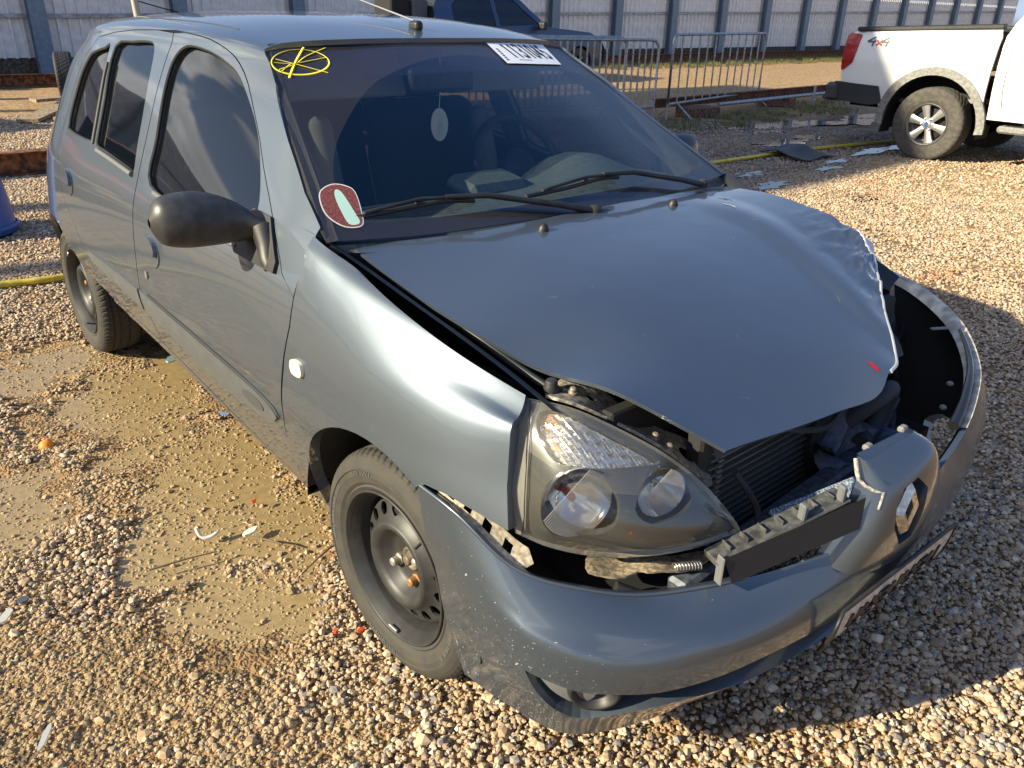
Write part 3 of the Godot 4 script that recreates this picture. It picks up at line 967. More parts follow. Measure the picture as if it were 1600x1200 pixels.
func build_bonnet() -> void:
	var hn := Net.new([
		V3([-.668, .957, -.262, -.39, .965, -.175, -.15, .975, -.15, .15, .975, -.16, .42, .963, -.2, .66, .943, -.305]),
		V3([-.655, .906, -.05, -.40, .943, .0, -.15, .957, .0, .15, .957, .0, .42, .957, -.03, .645, .955, -.09]),
		V3([-.645, .878, .14, -.40, .913, .18, -.15, .928, .18, .15, .928, .17, .40, .94, .12, .615, .955, .06]),
		V3([-.60, .835, .277, -.38, .868, .33, -.15, .880, .34, .12, .882, .33, .37, .908, .25, .575, .938, .22]),
		V3([-.545, .825, .435, -.35, .815, .46, -.15, .818, .48, .10, .826, .47, .32, .862, .40, .545, .918, .30]),
		V3([-.42, .733, .597, -.27, .724, .61, -.10, .721, .632, .08, .745, .665, .28, .802, .53, .49, .872, .385])])
	var nz := FastNoiseLite.new()
	nz.seed = 5
	nz.frequency = 7.0
	var f := func(u: float, w: float) -> Vector3:
		var p := hn.ev(u, w)
		var k := smoothstep(3.7, 4.9, w) * smoothstep(1.8, 4.4, u)
		p.y += k * (.012 - absf(nz.get_noise_3d(p.x * .55, p.y * .5, p.z * .7)) * 0.055)
		p.y += 0.012 * smoothstep(3.4, 3.75, w) * (1.0 - smoothstep(3.75, 4.3, w)) * smoothstep(0.3, 1.5, u)
		# turned-up nose corner
		var d := Vector2(u - 5.0, (w - 3.0) * 1.2).length()
		p.y += 0.02 * exp(-d * d * 6.0)
		p.z -= 0.02 * exp(-d * d * 10.0)
		# gentle small dents
		p.y += nz.get_noise_2d(p.x * 0.5 + 9.0, p.z * 0.5) * 0.0015
		return p
	var bo := cp("bonnet", slab(f, 0.0, 5.0, 50, 0.0, 5.0, 50, Vector3(0, 0, 0), 0.008), M.paint, "grey bonnet crumpled along its front and left edges")
	# bare bright folded edge
	var bare := []
	for i in 40:
		bare.append(f.call(5.0, lerpf(3.05, 5.0, i / 39.0)) + Vector3(.001, -.003, .001))
	for i in 12:
		bare.append(f.call(lerpf(5.0, 3.9, i / 11.0), 5.0) + Vector3(.001, -.003, 0))
	part("torn_edge", tube(bare, 0.0045, 6), M.bare, bo)
	part("torn_flap", surf(func(u, w): return f.call(lerpf(4.0, 4.75, u), 5.0) + Vector3(.03 * w, -.035 * w + .012 * sin(u * 9.0) * w, .02 * w), 0, 1, 10, 0, 1, 4, Vector3.ZERO), M.bare, bo)
	part("red_reflection", panel(f, PackedVector2Array(smooth_line(V2([4.70, 2.92, 4.80, 2.88, 4.9, 2.90, 4.82, 2.94]), 4, true)), [], Vector2(.05, .05), 0.0, Vector3.ZERO, 0.0012), M.red_paint, bo)  # red reflection streak painted onto the nose corner
	part("paint_chip", panel(f, PackedVector2Array(smooth_line(V2([1.02, 3.82, 1.1, 3.78, 1.2, 3.80, 1.3, 3.77, 1.31, 3.81, 1.2, 3.84, 1.1, 3.82]), 3, true)), [], Vector2(.05, .05), 0.0, Vector3.ZERO, 0.0012), M.bare, bo)
	# scratches
	var rs := RandomNumberGenerator.new()
	rs.seed = 31
	var sc := MB.new()
	for i in 12:
		var a := Vector2(rs.randf_range(0.8, 4.6), rs.randf_range(0.6, 4.2))
		var d := Vector2.from_angle(rs.randf() * TAU) * rs.randf_range(0.03, 0.16)
		var n := d.orthogonal().normalized() * 0.0035
		panel(f, PackedVector2Array([a - n, a + n, a + d + n * .3, a + d - n * .3]), [], Vector2(.1, .1), 0.0, Vector3.ZERO, 0.0009, -1.0, sc)
	part("scratches", sc, M.scratch, bo).set_meta("kind", "stuff")
	# washer nozzles
	for x in [[-.24, -.094], [.24, -.087]]:
		var uv := Vector2(0.9, 2.5 + x[0] * 3.6)
		var best := 9.0
		for i in 20:
			for j in 40:
				var q := Vector2(0.2 + i * 0.05, uv.y - 0.5 + j * 0.025)
				var p: Vector3 = f.call(q.x, q.y)
				var dd := Vector2(p.x - x[0], p.z - x[1]).length()
				if dd < best:
					best = dd; uv = q
		part("washer_nozzle", lathe(V2([-.002, .014, .006, .013, .013, .009, .017, .004, .0175, 0]), Transform3D(Basis.from_euler(Vector3(0.2, 0, 0)), f.call(uv.x, uv.y)), 14, true), M.black_plastic, bo)

func build_headlight() -> void:
	var INS := Vector3(-.4, .55, .2)
	var lens := cp("headlight", surf(lamp.ev, 0.0, 4.0, 20, 0.0, 5.0, 26, INS), M.lens)
	# rim strip behind the lens and dark bezel
	var back := MB.new()
	edge(back, lamp.ev, PackedVector2Array(V2([0, 0, 4, 0, 4, 5, 0, 5])), Vector2(.25, .2), 0.05, INS, 0.0, false)
	part("lamp_housing", back, M.bezel_grey, lens)
	var turn := PackedVector2Array(smooth_line(V2([3.66, .36, 3.88, .8, 3.90, 1.5, 3.87, 2.2, 3.84, 2.95, 3.62, 2.78, 3.18, 2.12, 2.70, 1.30, 2.50, .80, 2.88, .46]), 3, true))
	var h1 := PackedVector2Array(smooth_line(V2([1.35, .70, 2.05, .82, 2.66, 1.32, 2.82, 1.85, 2.50, 2.24, 1.85, 2.24, 1.10, 1.85, .92, 1.3]), 3, true))
	var h2 := PackedVector2Array(smooth_line(V2([2.45, 2.60, 3.1, 2.75, 3.62, 3.15, 3.68, 3.62, 3.2, 3.75, 2.6, 3.5, 2.2, 3.0]), 3, true))
	var bez := panel(lamp.ev, PackedVector2Array(V2([.0, .0, 4, .0, 4, 4.95, .0, 4.95])), [turn, h1, h2], Vector2(.2, .2), 0.0, INS, -0.010, 0.014)
	part("bezel", bez, M.bezel, lens)
	# faceted turn-signal reflector: rhombic mirror facets, amber toward the outer end
	var fac := MB.new()
	var amb := MB.new()
	for i in 8:
		for j in 11:
			var c := Vector2(2.5 + i * .22 + (.11 if j % 2 else 0.0), .3 + j * .26)
			var q := PackedVector2Array([c + Vector2(-.22, 0), c + Vector2(0, -.26), c + Vector2(.22, 0), c + Vector2(0, .26)])
			for piece in Geometry2D.intersect_polygons(q, Geometry2D.offset_polygon(turn, -.015)[0]):
				var mb := fac if c.y > .62 or i % 3 == 0 else amb
				var g := nrm(lamp.ev, c.x, c.y, Vector2(.05, .05), INS)
				var apex := lamp.ev(c.x, c.y) - g * (.034 if (i + j) % 2 else .029)
				for k in piece.size():
					var a := lamp.ev(piece[k].x, piece[k].y) - g * .026
					var b := lamp.ev(piece[(k + 1) % piece.size()].x, piece[(k + 1) % piece.size()].y) - g * .026
					var fn := (b - a).cross(apex - a).normalized()
					if fn.dot(g) < 0: fn = -fn
					mb.tri(a, b, apex, fn, fn, fn)
	part("turn_signal_reflector", fac, M.chrome_soft, lens).set_meta("kind", "stuff")
	part("turn_signal_amber", amb, M.amber, lens)
	# two reflector bowls with bulb and fluted covers
	for w in [[Vector2(1.88, 1.48), .069], [Vector2(2.98, 3.13), .049]]:
		var p := lamp.ev(w[0].x, w[0].y)
		var ax := Vector3(-.34, .04, .94).normalized()
		var x := Vector3.UP.cross(ax).normalized()
		var t := Transform3D(Basis(x, ax, x.cross(ax)).orthonormalized(), p - ax * .020)
		var r: float = w[1]
		part("reflector_bowl", lathe([Vector2(-.055, .008), Vector2(-.05, r * .35), Vector2(-.035, r * .66), Vector2(-.015, r * .9), Vector2(.004, r)], t, 32), M.chrome, lens)
		var bulb := lathe(V2([-.05, 0, -.05, .008, -.02, .008, -.012, .006, -.008, 0]), t, 12)
		part("bulb", bulb, M.red_lens if r > .05 else M.chrome, lens)
		# fluted half of the inner cover: fine ribs
		var ribs := MB.new()
		for i in 26:
			var k := -r + (i + 1) * 2.0 * r / 27.0
			if k < -.45 * r:
				continue
			var hh := sqrt(r * r - k * k) * .97
			bar(t * Vector3(k * .7 - hh * .7, .004, k * .7 + hh * .7), t * Vector3(k * .7 + hh * .7, .004, k * .7 - hh * .7), .0012, .0022, 0.0, ribs)
		part("lens_ribs", ribs, M.rib_glass, lens).set_meta("kind", "stuff")
	part("lens_side", panel(lamp.ev, PackedVector2Array(V2([.0, .0, 4, .0, 4, .10, 3.2, .26, 1.8, .33, .6, .28, 0, .16])), [], Vector2(.2, .1), 0.0, INS, -0.002), M.milky, lens)
	for i in 3:
		part("lens_line", tube(along(lamp, PackedVector2Array(V2([.15, .1 + i * .09, 1.2, .16 + i * .09, 2.4, .16 + i * .09, 3.6, .1 + i * .07])), -.003, INS), .0012, 5), M.bezel_grey if i != 1 else M.lamp_dark, lens)
	part("haze", panel(lamp.ev, PackedVector2Array(V2([2.3, .1, 3.95, .1, 3.95, 4.2, 3.0, 3.2, 2.4, 1.6])), [], Vector2(.2, .2), 0.0, INS, -0.004), M.haze, lens)
	# small red marker lamp and the step between the two halves of the lower housing
	var q := lamp.ev(1.7, 2.62)
	part("marker_bulb", lathe(V2([-.01, .010, .004, .010, .010, .006, .012, 0]), Transform3D(Basis(Vector3.RIGHT, PI * .5), q - Vector3(-.008, 0, .02)), 14), M.red_lens, lens)
	part("housing_step", surf(func(u, w): return lamp.ev(u, 2.35) - Vector3(-.012 * w, 0, .02 + .022 * w), .25, 1.5, 6, 0.0, 1.0, 2, INS), M.bezel_grey, lens)

func ring_pts(t: Transform3D, r: float, y: float, m: int) -> Array:
	var out := []
	for i in m:
		out.append(t * Vector3(cos(TAU * i / m) * r, y, sin(TAU * i / m) * r))
	return out

func build_bumper() -> void:
	var INS := Vector3(0, .4, -.1)
	var fog := PackedVector2Array(smooth_line(V2([1.36, 1.70, 1.36, 2.08, 1.33, 2.45, 1.40, 2.87, 1.43, 3.3, 1.52, 3.65, 1.66, 4.0, 1.84, 4.4, 1.95, 4.9, 1.98, 5.4, 1.98, 6.0]), 3))
	var low := V2([1.98, 6.6, 1.95, 7.1, 1.84, 7.6, 1.5, 8.2, 1.1, 8.1, .95, 7.4, .92, 6.6, .92, 6.0, .92, 5.4, .95, 4.9, 1.02, 4.3, 1.05, 3.7, .93, 3.25, .74, 2.82, .56, 2.35, .70, 2.02, 1.02, 1.80])
	fog.append_array(PackedVector2Array(smooth_line(low, 3)))
	var fogl := PackedVector2Array(smooth_line(V2([1.75, 8.9, 1.9, 9.3, 1.7, 9.9, 1.3, 10.2, .9, 9.9, .75, 9.4, 1.0, 8.9, 1.4, 8.7]), 3, true))
	var b := cp("front_bumper", panel(bump.ev, PackedVector2Array(V2([0, 0, 4, 0, 4, 12, 0, 12])), [fog, fogl], Vector2(.10, .08), 0.012, INS, 0.0, 0.035), M.bumper_paint, "grey front bumper, cracked loose and pushed askew")
	# soft crease along the upper edge and the lower lip
	for e in []:
		var ln := []
		for i in 60:
			var w: float = lerpf(e[2], e[3], i / 59.0)
			ln.append(bump.ev(e[0], w) - nrm(bump.ev, e[0], w, Vector2(.05, .05), INS) * .002)
		part("bumper_lip", tube(ln, e[1], 7), M.bumper_paint, b)
	# inner black side of the bumper
	part("bumper_lining", panel(bump.ev, PackedVector2Array(V2([.5, .5, 3.9, .5, 3.9, 11.95, .1, 11.95, .1, .8])), [fog, fogl], Vector2(.25, .2), 0.0, INS, -0.02), M.black, b)
	# turned-in top flanges, left of the nose and along the right side
	var flange := func(w0: float, w1: float, depth: float, drop: float) -> MB:
		return surf(func(u, w):
			var a := bump.ev(4.0, u)
			var inn := Vector3(-a.x * .9 - .05, 0, -a.z + -.1).normalized()
			return a + inn * depth * w + Vector3(0, .004 - drop * w * w, 0), w0, w1, 40, 0.0, 1.0, 3, Vector3(0, -2, 0))
	part("top_flange", flange.call(7.3, 11.95, .035, .02), M.flange, b, "pale scuffed flange along the far side of the bumper")
	part("top_flange", flange.call(.1, 4.6, .022, .012), M.bumper_paint, b)
	var rimline := []
	for i in 40:
		rimline.append(bump.ev(4.0, lerpf(.05, 4.7, i / 39.0)) + Vector3(0, .001, 0))
	part("top_edge", tube(rimline, .0045, 7), M.bumper_paint, b)
	# grille bar left of the nose
	var gb := MB.new()
	var gl := []
	for i in 14:
		gl.append(bump.ev(4.0, lerpf(7.25, 9.6, i / 13.0)) + Vector3(-.015, .012, -.022))
	tube(gl, .013, 8, false, gb, .005)
	part("grille_bar", gb, M.gloss_black, b)
	# clips
	for w in [7.7, 8.25, 9.75]:
		var a := bump.ev(4.0, w)
		part("clip", box(a + Vector3(-.05, .0, -.05), Vector3(.055 if w > 9 else .014, .006 if w > 9 else .010, .014), .003, Basis(Vector3.UP, -.5)), M.pale_plastic, b)
	# slotted beige bracket showing between fender and bumper
	var br := MB.new()
	var brk := PackedVector2Array()
	var f := func(u: float, w: float) -> Vector3:
		var a := bump.ev(3.96, lerpf(.35, 2.2, u))
		return a + Vector3(.012 + .035 * w, .022 * w - .004, -.02 * w)
	var slots := []
	for i in 4:
		slots.append(PackedVector2Array(V2([.12 + .2 * i, .3, .2 + .2 * i, .3, .2 + .2 * i, .75, .12 + .2 * i, .75])))
	panel(f, PackedVector2Array(V2([0, 0, .92, 0, 1, .5, .92, 1, 0, 1])), slots, Vector2(.05, .2), 0.004, Vector3(0, 0, 0), 0.0, -1.0, br)
	part("slotted_bracket", br, M.beige, b)
	# lower intake: dark back wall, two blades and the round lamp blank
	part("intake_back", panel(bump.ev, fog, [], Vector2(.2, .15), 0.0, INS, -0.055), M.black_plastic, b)
	part("intake_fin", panel(bump.ev, PackedVector2Array(smooth_line(V2([1.28, 1.76, 1.30, 2.1, 1.24, 2.4, 1.10, 2.62, .85, 2.5, .72, 2.3, .88, 2.02, 1.08, 1.86]), 3, true)), [], Vector2(.1, .1), 0.02, INS, -0.02), M.grey_plastic, b)
	var bl := []
	var ct := bump.ev(1.17, 2.62)
	var fd := nrm(bump.ev, 1.17, 2.62, Vector2(.05, .05), INS)
	var fx := Vector3.UP.cross(fd).normalized()
	var ft := Transform3D(Basis(fx, fd, fx.cross(fd)), ct - fd * .022)
	part("fog_lamp_blank", lathe(V2([-.015, 0, -.012, .030, .0, .034, .010, .040, .012, .045, .004, .050, -.02, .052]), ft, 28), M.black_plastic, b)
	part("intake_blade", panel(bump.ev, PackedVector2Array(smooth_line(V2([1.33, 2.98, 1.33, 3.3, 1.42, 3.7, 1.62, 4.15, 1.50, 4.2, 1.28, 3.75, 1.18, 3.3, 1.2, 3.0]), 3, true)), [], Vector2(.1, .1), 0.025, INS, -0.016), M.bumper_paint, b)
	# nose with the maker's diamond
	var nose := Net.new([
		V3([-.250, .49, .72, -.205, .462, .782, -.06, .45, .806, .08, .47, .798, .13, .51, .745]),
		V3([-.205, .58, .735, -.175, .55, .795, -.06, .56, .815, .05, .57, .808, .085, .60, .75]),
		V3([-.178, .655, .735, -.152, .632, .785, -.065, .648, .80, .022, .661, .795, .045, .668, .755]),
		V3([-.172, .690, .725, -.160, .684, .742, -.09, .696, .752, -.02, .702, .757, .0, .70, .74])])
	var NI := Vector3(-.06, .55, .5)
	var hex := PackedVector2Array(V2([1.90, 1.96, 1.45, 2.30, .95, 2.25, .42, 2.10, .42, 1.78, 1.0, 1.42, 1.55, 1.32, 1.88, 1.5]))
	var no := part("nose", panel(nose.ev, PackedVector2Array(V2([0, 0, 3, 0, 3, 4, 0, 4])), [hex], Vector2(.15, .2), 0.01, NI, 0.001, 0.03), M.bumper_paint, b)
	var em := nose.ev(1.15, 1.84)
	part("emblem_recess", panel(nose.ev, hex, [], Vector2(.2, .2), 0.0, NI, -0.03), M.paint_dark, b)
	# diamond ring, bevelled
	var dm := MB.new()
	var o := V2([0, .062, .041, 0, 0, -.062, -.041, 0])
	var inn := V2([0, .026, .016, 0, 0, -.026, -.016, 0])
	var mid := V2([0, .046, .030, 0, 0, -.046, -.030, 0])
	var et := Transform3D(Basis.from_euler(Vector3(-.06, -.04, .0)), em + Vector3(0, 0, -.018))
	for i in 4:
		var k := (i + 1) % 4
		var z := func(p: Vector2, h: float) -> Vector3: return et * Vector3(p.x, p.y, h)
		dm.flat(z.call(o[i], .004), z.call(o[k], .004), z.call(mid[k], .017), z.call(mid[i], .017), et * Vector3(0, 0, -.2))
		dm.flat(z.call(mid[i], .017), z.call(mid[k], .017), z.call(inn[k], .013), z.call(inn[i], .013), et * Vector3(0, 0, -.2))
		dm.flat(z.call(inn[i], .013), z.call(inn[k], .013), z.call(inn[k], -.01), z.call(inn[i], -.01), et * (Vector3((inn[i].x + inn[k].x), (inn[i].y + inn[k].y), 0) * 2))
		dm.flat(z.call(o[i], .004), z.call(o[k], .004), z.call(o[k], -.012), z.call(o[i], -.012), et * Vector3.ZERO)
	part("diamond_emblem", dm, M.emblem, b, "silver diamond badge on the nose")
	# nose top plate and its torn pale flank
	var tp := V3([-.172, .690, .722, -.02, .704, .745, .020, .668, .790, -.150, .641, .783])
	var plate := MB.new()
	plate.flat(tp[0] + Vector3(0, .004, 0), tp[1] + Vector3(0, .004, 0), tp[2] + Vector3(0, .004, 0), tp[3] + Vector3(0, .004, 0), Vector3(0, 0, .7))
	plate.flat(tp[0] + Vector3(0, .004, 0), tp[1] + Vector3(0, .004, 0), tp[1] - Vector3(0, .02, 0), tp[0] - Vector3(0, .02, 0), Vector3(-.06, .66, .9))
	part("nose_top", plate, M.bumper_paint, b)
	var tear := []
	for q in [Vector3(-.176, .686, .724), Vector3(-.184, .665, .735), Vector3(-.186, .652, .742), Vector3(-.178, .64, .756), Vector3(-.168, .632, .77), Vector3(-.158, .632, .782), Vector3(-.17, .60, .785)]:
		tear.append(q)
	part("torn_plastic", tube(tear, .005, 7, false, null, .003), M.bare_plastic, b)
	for q in [Vector3(-.13, .694, .722), Vector3(-.03, .708, .74)]:
		part("clip", box(q, Vector3(.022, .012, .014), .003), M.pale_plastic, b)
	# black grille carrier on the near side
	var gA := [Vector3(-.470, .530, .655), Vector3(-.195, .604, .748)]
	var gc := bar(gA[0] + Vector3(0, .006, -.024), gA[1] + Vector3(0, .006, -.024), .05, .016, .003)
	part("grille_carrier", gc, M.carrier, b)
	var gface := MB.new()
	gface.flat(Vector3(-.478, .56, .662), Vector3(-.19, .625, .765), Vector3(-.20, .562, .772), Vector3(-.455, .498, .672), Vector3(-.3, .55, .4))
	part("grille_face", gface, M.navy_black, b)
	for i in 7:
		var p: Vector3 = gA[0].lerp(gA[1], .12 + i * .13)
		part("carrier_rib", box(p + Vector3(0, .018, -.028), Vector3(.004, .010, .026), .001, Basis(Vector3.UP, -.33)), M.carrier, b)
	for i in 2:
		var p: Vector3 = gA[0].lerp(gA[1], .62 + i * .3)
		part("carrier_clip", box(p + Vector3(0, .03, -.01), Vector3(.012, .034, .018), .003, Basis(Vector3.UP, -.33)), M.grey_plastic, b)
	part("carrier_end", box(gA[0] + Vector3(-.006, .0, .0), Vector3(.005, .06, .02), .002, Basis(Vector3.UP, -.3)), M.grey_plastic, b)
	# cracks and chips on the bumper
	var chips := MB.new()
	var rs := RandomNumberGenerator.new()
	rs.seed = 77
	for i in 420:
		var c := Vector2(clampf(absf(rs.randfn(0, 1.3)) + .05, .05, 3.7), clampf(rs.randfn(1.3, .9), .15, 5.5))
		if Geometry2D.is_point_in_polygon(c, fog):
			continue
		var r := rs.randf_range(.003, .010) * (2.0 if rs.randf() < .06 else 1.0)
		var pl := PackedVector2Array()
		var a0 := rs.randf() * TAU
		for k in 5:
			pl.append(c + (Vector2.from_angle(TAU * k / 5) * r * Vector2(2.6, .7) * rs.randf_range(.6, 1.5)).rotated(.5 + a0 * .06))
		panel(bump.ev, pl, [], Vector2(.2, .2), 0.0, INS, 0.0008, -1.0, chips)
	part("stone_chips", chips, M.scratch, b).set_meta("kind", "stuff")
	# number plate, bent
	var pf := func(u: float, w: float) -> Vector3:
		var top := Vector3(-.285, .435, .812).lerp(Vector3(.150, .452, .832), u)
		var bot := Vector3(-.262, .298, .775).lerp(Vector3(.150, .325, .80), u)
		var belly := (top + bot) * .5 + Vector3(0, -.01, .012)
		return top * (1 - w) * (1 - w) + belly * 2 * w * (1 - w) + bot * w * w
	var npl := part("number_plate", slab(pf, 0, 1, 12, 0, 1, 5, Vector3(0, .4, 0), .002), M.plate, b, "bent pale number plate hanging under the nose")
	var pr := MB.new()
	for i in 40:
		var a: Vector3 = pf.call(i / 40.0, 0.0); var c: Vector3 = pf.call((i + 1) / 40.0, 0.0)
	part("plate_frame", tube([pf.call(0.0, 1.0), pf.call(0.0, .5), pf.call(0.0, 0.0), pf.call(.5, 0.0), pf.call(1.0, 0.0), pf.call(1.0, .5), pf.call(1.0, 1.0)], .0045, 6), M.black_plastic, npl)
	# embossed dark characters, too worn and too slanted to read
	var ch := MB.new()
	for i in 7:
		var u0 := .10 + i * .118
		for sgm in [[0, .15, 0, .85], [0, .85, 1, .85], [1, .85, 1, .15], [0, .5, 1, .5], [0, .15, 1, .15]].slice(0, 3 + i % 3):
			var a := Vector2(u0 + sgm[0] * .07, .16 + sgm[1] * .42)
			var c := Vector2(u0 + sgm[2] * .07, .16 + sgm[3] * .42)
			bar(pf.call(a.x, a.y) + Vector3(0, 0, .0018), pf.call(c.x, c.y) + Vector3(0, 0, .0018), .0085, .003, 0.0, ch)
	part("plate_characters", ch, M.ink, npl)

func build_engine_bay() -> void:
	var bay := cp("engine_bay", box(Vector3(0, .42, .18), Vector3(1.2, .03, .8)), M.black)
	var w := MB.new()
	for s in [-1.0, 1.0]:
		box(Vector3(s * .58, .58, -.02), Vector3(.03, .36, .5), .0, Basis.IDENTITY, w)
	box(Vector3(0, .64, -.20), Vector3(1.22, .44, .04), 0.0, Basis.IDENTITY, w)
	box(Vector3(0, .60, .42), Vector3(1.1, .36, .03), .004, Basis.IDENTITY, w)
	part("bay_wall", w, M.black, bay)
	# radiator with frame and toothed edge strip
	part("radiator", box(Vector3(-.02, .56, .50), Vector3(.72, .34, .04), .006), M.radiator, bay)
	var teeth := MB.new()
	for i in 26:
		box(Vector3(-.325, .43 + i * .012, .528), Vector3(.014, .006, .01), .001, Basis.IDENTITY, teeth)
	part("radiator_edge", teeth, M.steel_dull, bay).set_meta("kind", "stuff")
	part("hose", tube(smooth_line(V3([.12, .60, .56, .18, .66, .6, .28, .64, .58, .26, .56, .57, .16, .54, .59]), 5), .022, 10), M.cloth_dark, bay)
	part("hose", tube(smooth_line(V3([-.36, .52, .56, -.40, .47, .6, -.52, .44, .58, -.6, .47, .52]), 5), .012, 8), M.black_plastic, bay)
	var fins := MB.new()
	for i in 17:
		box(Vector3(-.02, .415 + i * .018, .523), Vector3(.66, .0035, .006), 0.0, Basis.IDENTITY, fins)
	part("radiator_fins", fins, M.steel_dull, bay).set_meta("kind", "stuff")
	part("slam_panel", surf(func(u, w): return Vector3(lerpf(-.40, .40, u), .742 + .012 * sin(u * 6.0) - .05 * w * w, .50 + .05 * w + .02 * sin(u * 5.0 + 1.0)), 0, 1, 14, 0, 1, 4, Vector3(0, 0, 0)), M.dark_paint, bay)
	part("fan_shroud", lathe(V2([0, .16, .02, .165, .03, .155, .02, .04, .03, .0]), Transform3D(Basis(Vector3.RIGHT, PI * .5), Vector3(.18, .57, .52)), 26), M.black_plastic, bay)
	for q in [[-.22, .70, .57, -.05, .66, .60, .1, .69, .57, .22, .66, .60], [.05, .50, .60, .2, .55, .62, .3, .52, .60, .38, .60, .55], [-.30, .62, .55, -.24, .52, .58, -.27, .44, .60]]:
		part("cable", tube(smooth_line(V3(q), 5), .007, 7), M.cloth_dark, bay)
	part("crumpled_sheet", surf(func(u, w): return Vector3(lerpf(.02, .34, u), .50 + .12 * w + .03 * sin(u * 11.0 + w * 5.0), .585 + .03 * sin(u * 7.0 - w * 9.0) - .05 * w), 0, 1, 16, 0, 1, 10, Vector3(0, .5, -2)), M.crossmember, bay)
	# upper cross member: pressed beige-grey bracket with holes and bolts
	var xm := func(u: float, ww: float) -> Vector3:
		var a := lamp.ev(4.0, lerpf(.5, 4.4, u)) + Vector3(.012, .002, -.018)
		return a + Vector3(.075 * ww, -.010 * sin(ww * 3.0) + .010 * sin(u * 9.0) * ww, -.060 * ww)
	var holes := [circle2(Vector2(.80, .55), .055, .2, 14), circle2(Vector2(.25, .6), .03, .1, 10), circle2(Vector2(.52, .75), .025, .09, 10)]
	var xo := cp("lamp_bracket", panel(xm, PackedVector2Array(smooth_line(V2([0, .1, .2, .02, .5, .1, .8, .04, 1, .2, 1.02, .8, .9, 1, .6, .9, .3, 1, .05, .85]), 4, true)), holes, Vector2(.05, .12), .006, Vector3(-.4, 0, .3)), M.bracket)
	for q in [[.14, .5], [.38, .3], [.60, .42], [.68, .22]]:
		var p: Vector3 = xm.call(q[0], q[1])
		part("bolt", lathe(V2([0, .010, .005, .010, .005, .0065, .012, .0065, .0135, .004, .0135, 0]), Transform3D(Basis.from_euler(Vector3(.3, 0, .2)), p), 6, false), M.bolt, xo)
	var rb: Vector3 = xm.call(.02, .35)
	part("rubber_stop", lathe(V2([0, .014, .012, .015, .014, .012, .022, .012, .026, .009, .026, 0]), Transform3D(Basis.IDENTITY, rb), 14, true), M.rubber, xo)
	# long dark rail following the fender
	cp("fender_rail", tube(smooth_line(V3([-.635, .90, -.1, -.625, .862, .1, -.60, .812, .28, -.57, .785, .36]), 5), .012, 8, false, null, -1.0, .5), M.dark_paint)
	# lower radiator support (bluish, dusty) and its bright panel
	cp("lower_crossmember", bar(Vector3(-.50, .43, .585), Vector3(.30, .50, .60), .05, .09, .008), M.crossmember)
	cp("undertray_panel", box(Vector3(-.10, .515, .672), Vector3(.26, .012, .10), .002, Basis.from_euler(Vector3(.2, -.25, .12))), M.speckled)
	# rusty lamp carrier below the near headlight
	var lc := func(u: float, ww: float) -> Vector3:
		var a := Vector3(-.66, .492, .47).lerp(Vector3(-.42, .492, .61), u)
		return a + Vector3(.05 * ww, .005 * sin(u * 14.0) - .012 * ww * ww, -.075 * ww)
	var lo := cp("lamp_carrier", panel(lc, PackedVector2Array(smooth_line(V2([.10, .05, .3, -.1, .45, .0, .55, -.15, .9, .0, 1, .3, .85, .5, .6, .45, .5, .9, .35, .6, .15, .7]), 3, true)), [], Vector2(.04, .12), .004, Vector3(-.5, 0, .4)), M.rust_metal)
	part("spring_tube", tube(spiral(Vector3(-.50, .50, .575), Vector3(-.45, .495, .60), .008, 9), .0018, 5), M.steel, lo)
	# crumpled far inner wing, and stray pieces
	cp("inner_wing", surf(func(u, ww): return Vector3(.62 + .05 * sin(u * 4.0), .45 + .33 * ww, lerpf(-.1, .40, u)), 0, 1, 10, 0, 1, 5, Vector3(2, .5, 0)), M.black)
	cp("far_liner", surf(func(u, ww): return Vector3(lerpf(.36, .80, u), .40 + .26 * ww + .02 * sin(u * 7.0), lerpf(.56, .34, u) + .03 * sin(ww * 5.0 + u * 4.0)), 0, 1, 12, 0, 1, 8, Vector3(0, .5, -3)), M.black_plastic)
	cp("wire_loom", tube(smooth_line(V3([.30, .62, .52, .42, .64, .5, .5, .58, .5, .44, .5, .52]), 5), .009, 7), M.black_plastic)
	cp("battery", box(Vector3(-.28, .64, .20), Vector3(.24, .18, .17), .01), M.black_plastic)
	cp("engine_cover", box(Vector3(.1, .72, .15), Vector3(.40, .14, .30), .03), M.black_plastic)

func spiral(a: Vector3, b: Vector3, r: float, turns: int) -> Array:
	var out := []
	var d := (b - a).normalized()
	var x := Vector3.UP.cross(d).normalized()
	var y := d.cross(x)
	for i in turns * 8 + 1:
		var t := float(i) / (turns * 8)
		out.append(a.lerp(b, t) + (x * cos(t * turns * TAU) + y * sin(t * turns * TAU)) * r)
	return out

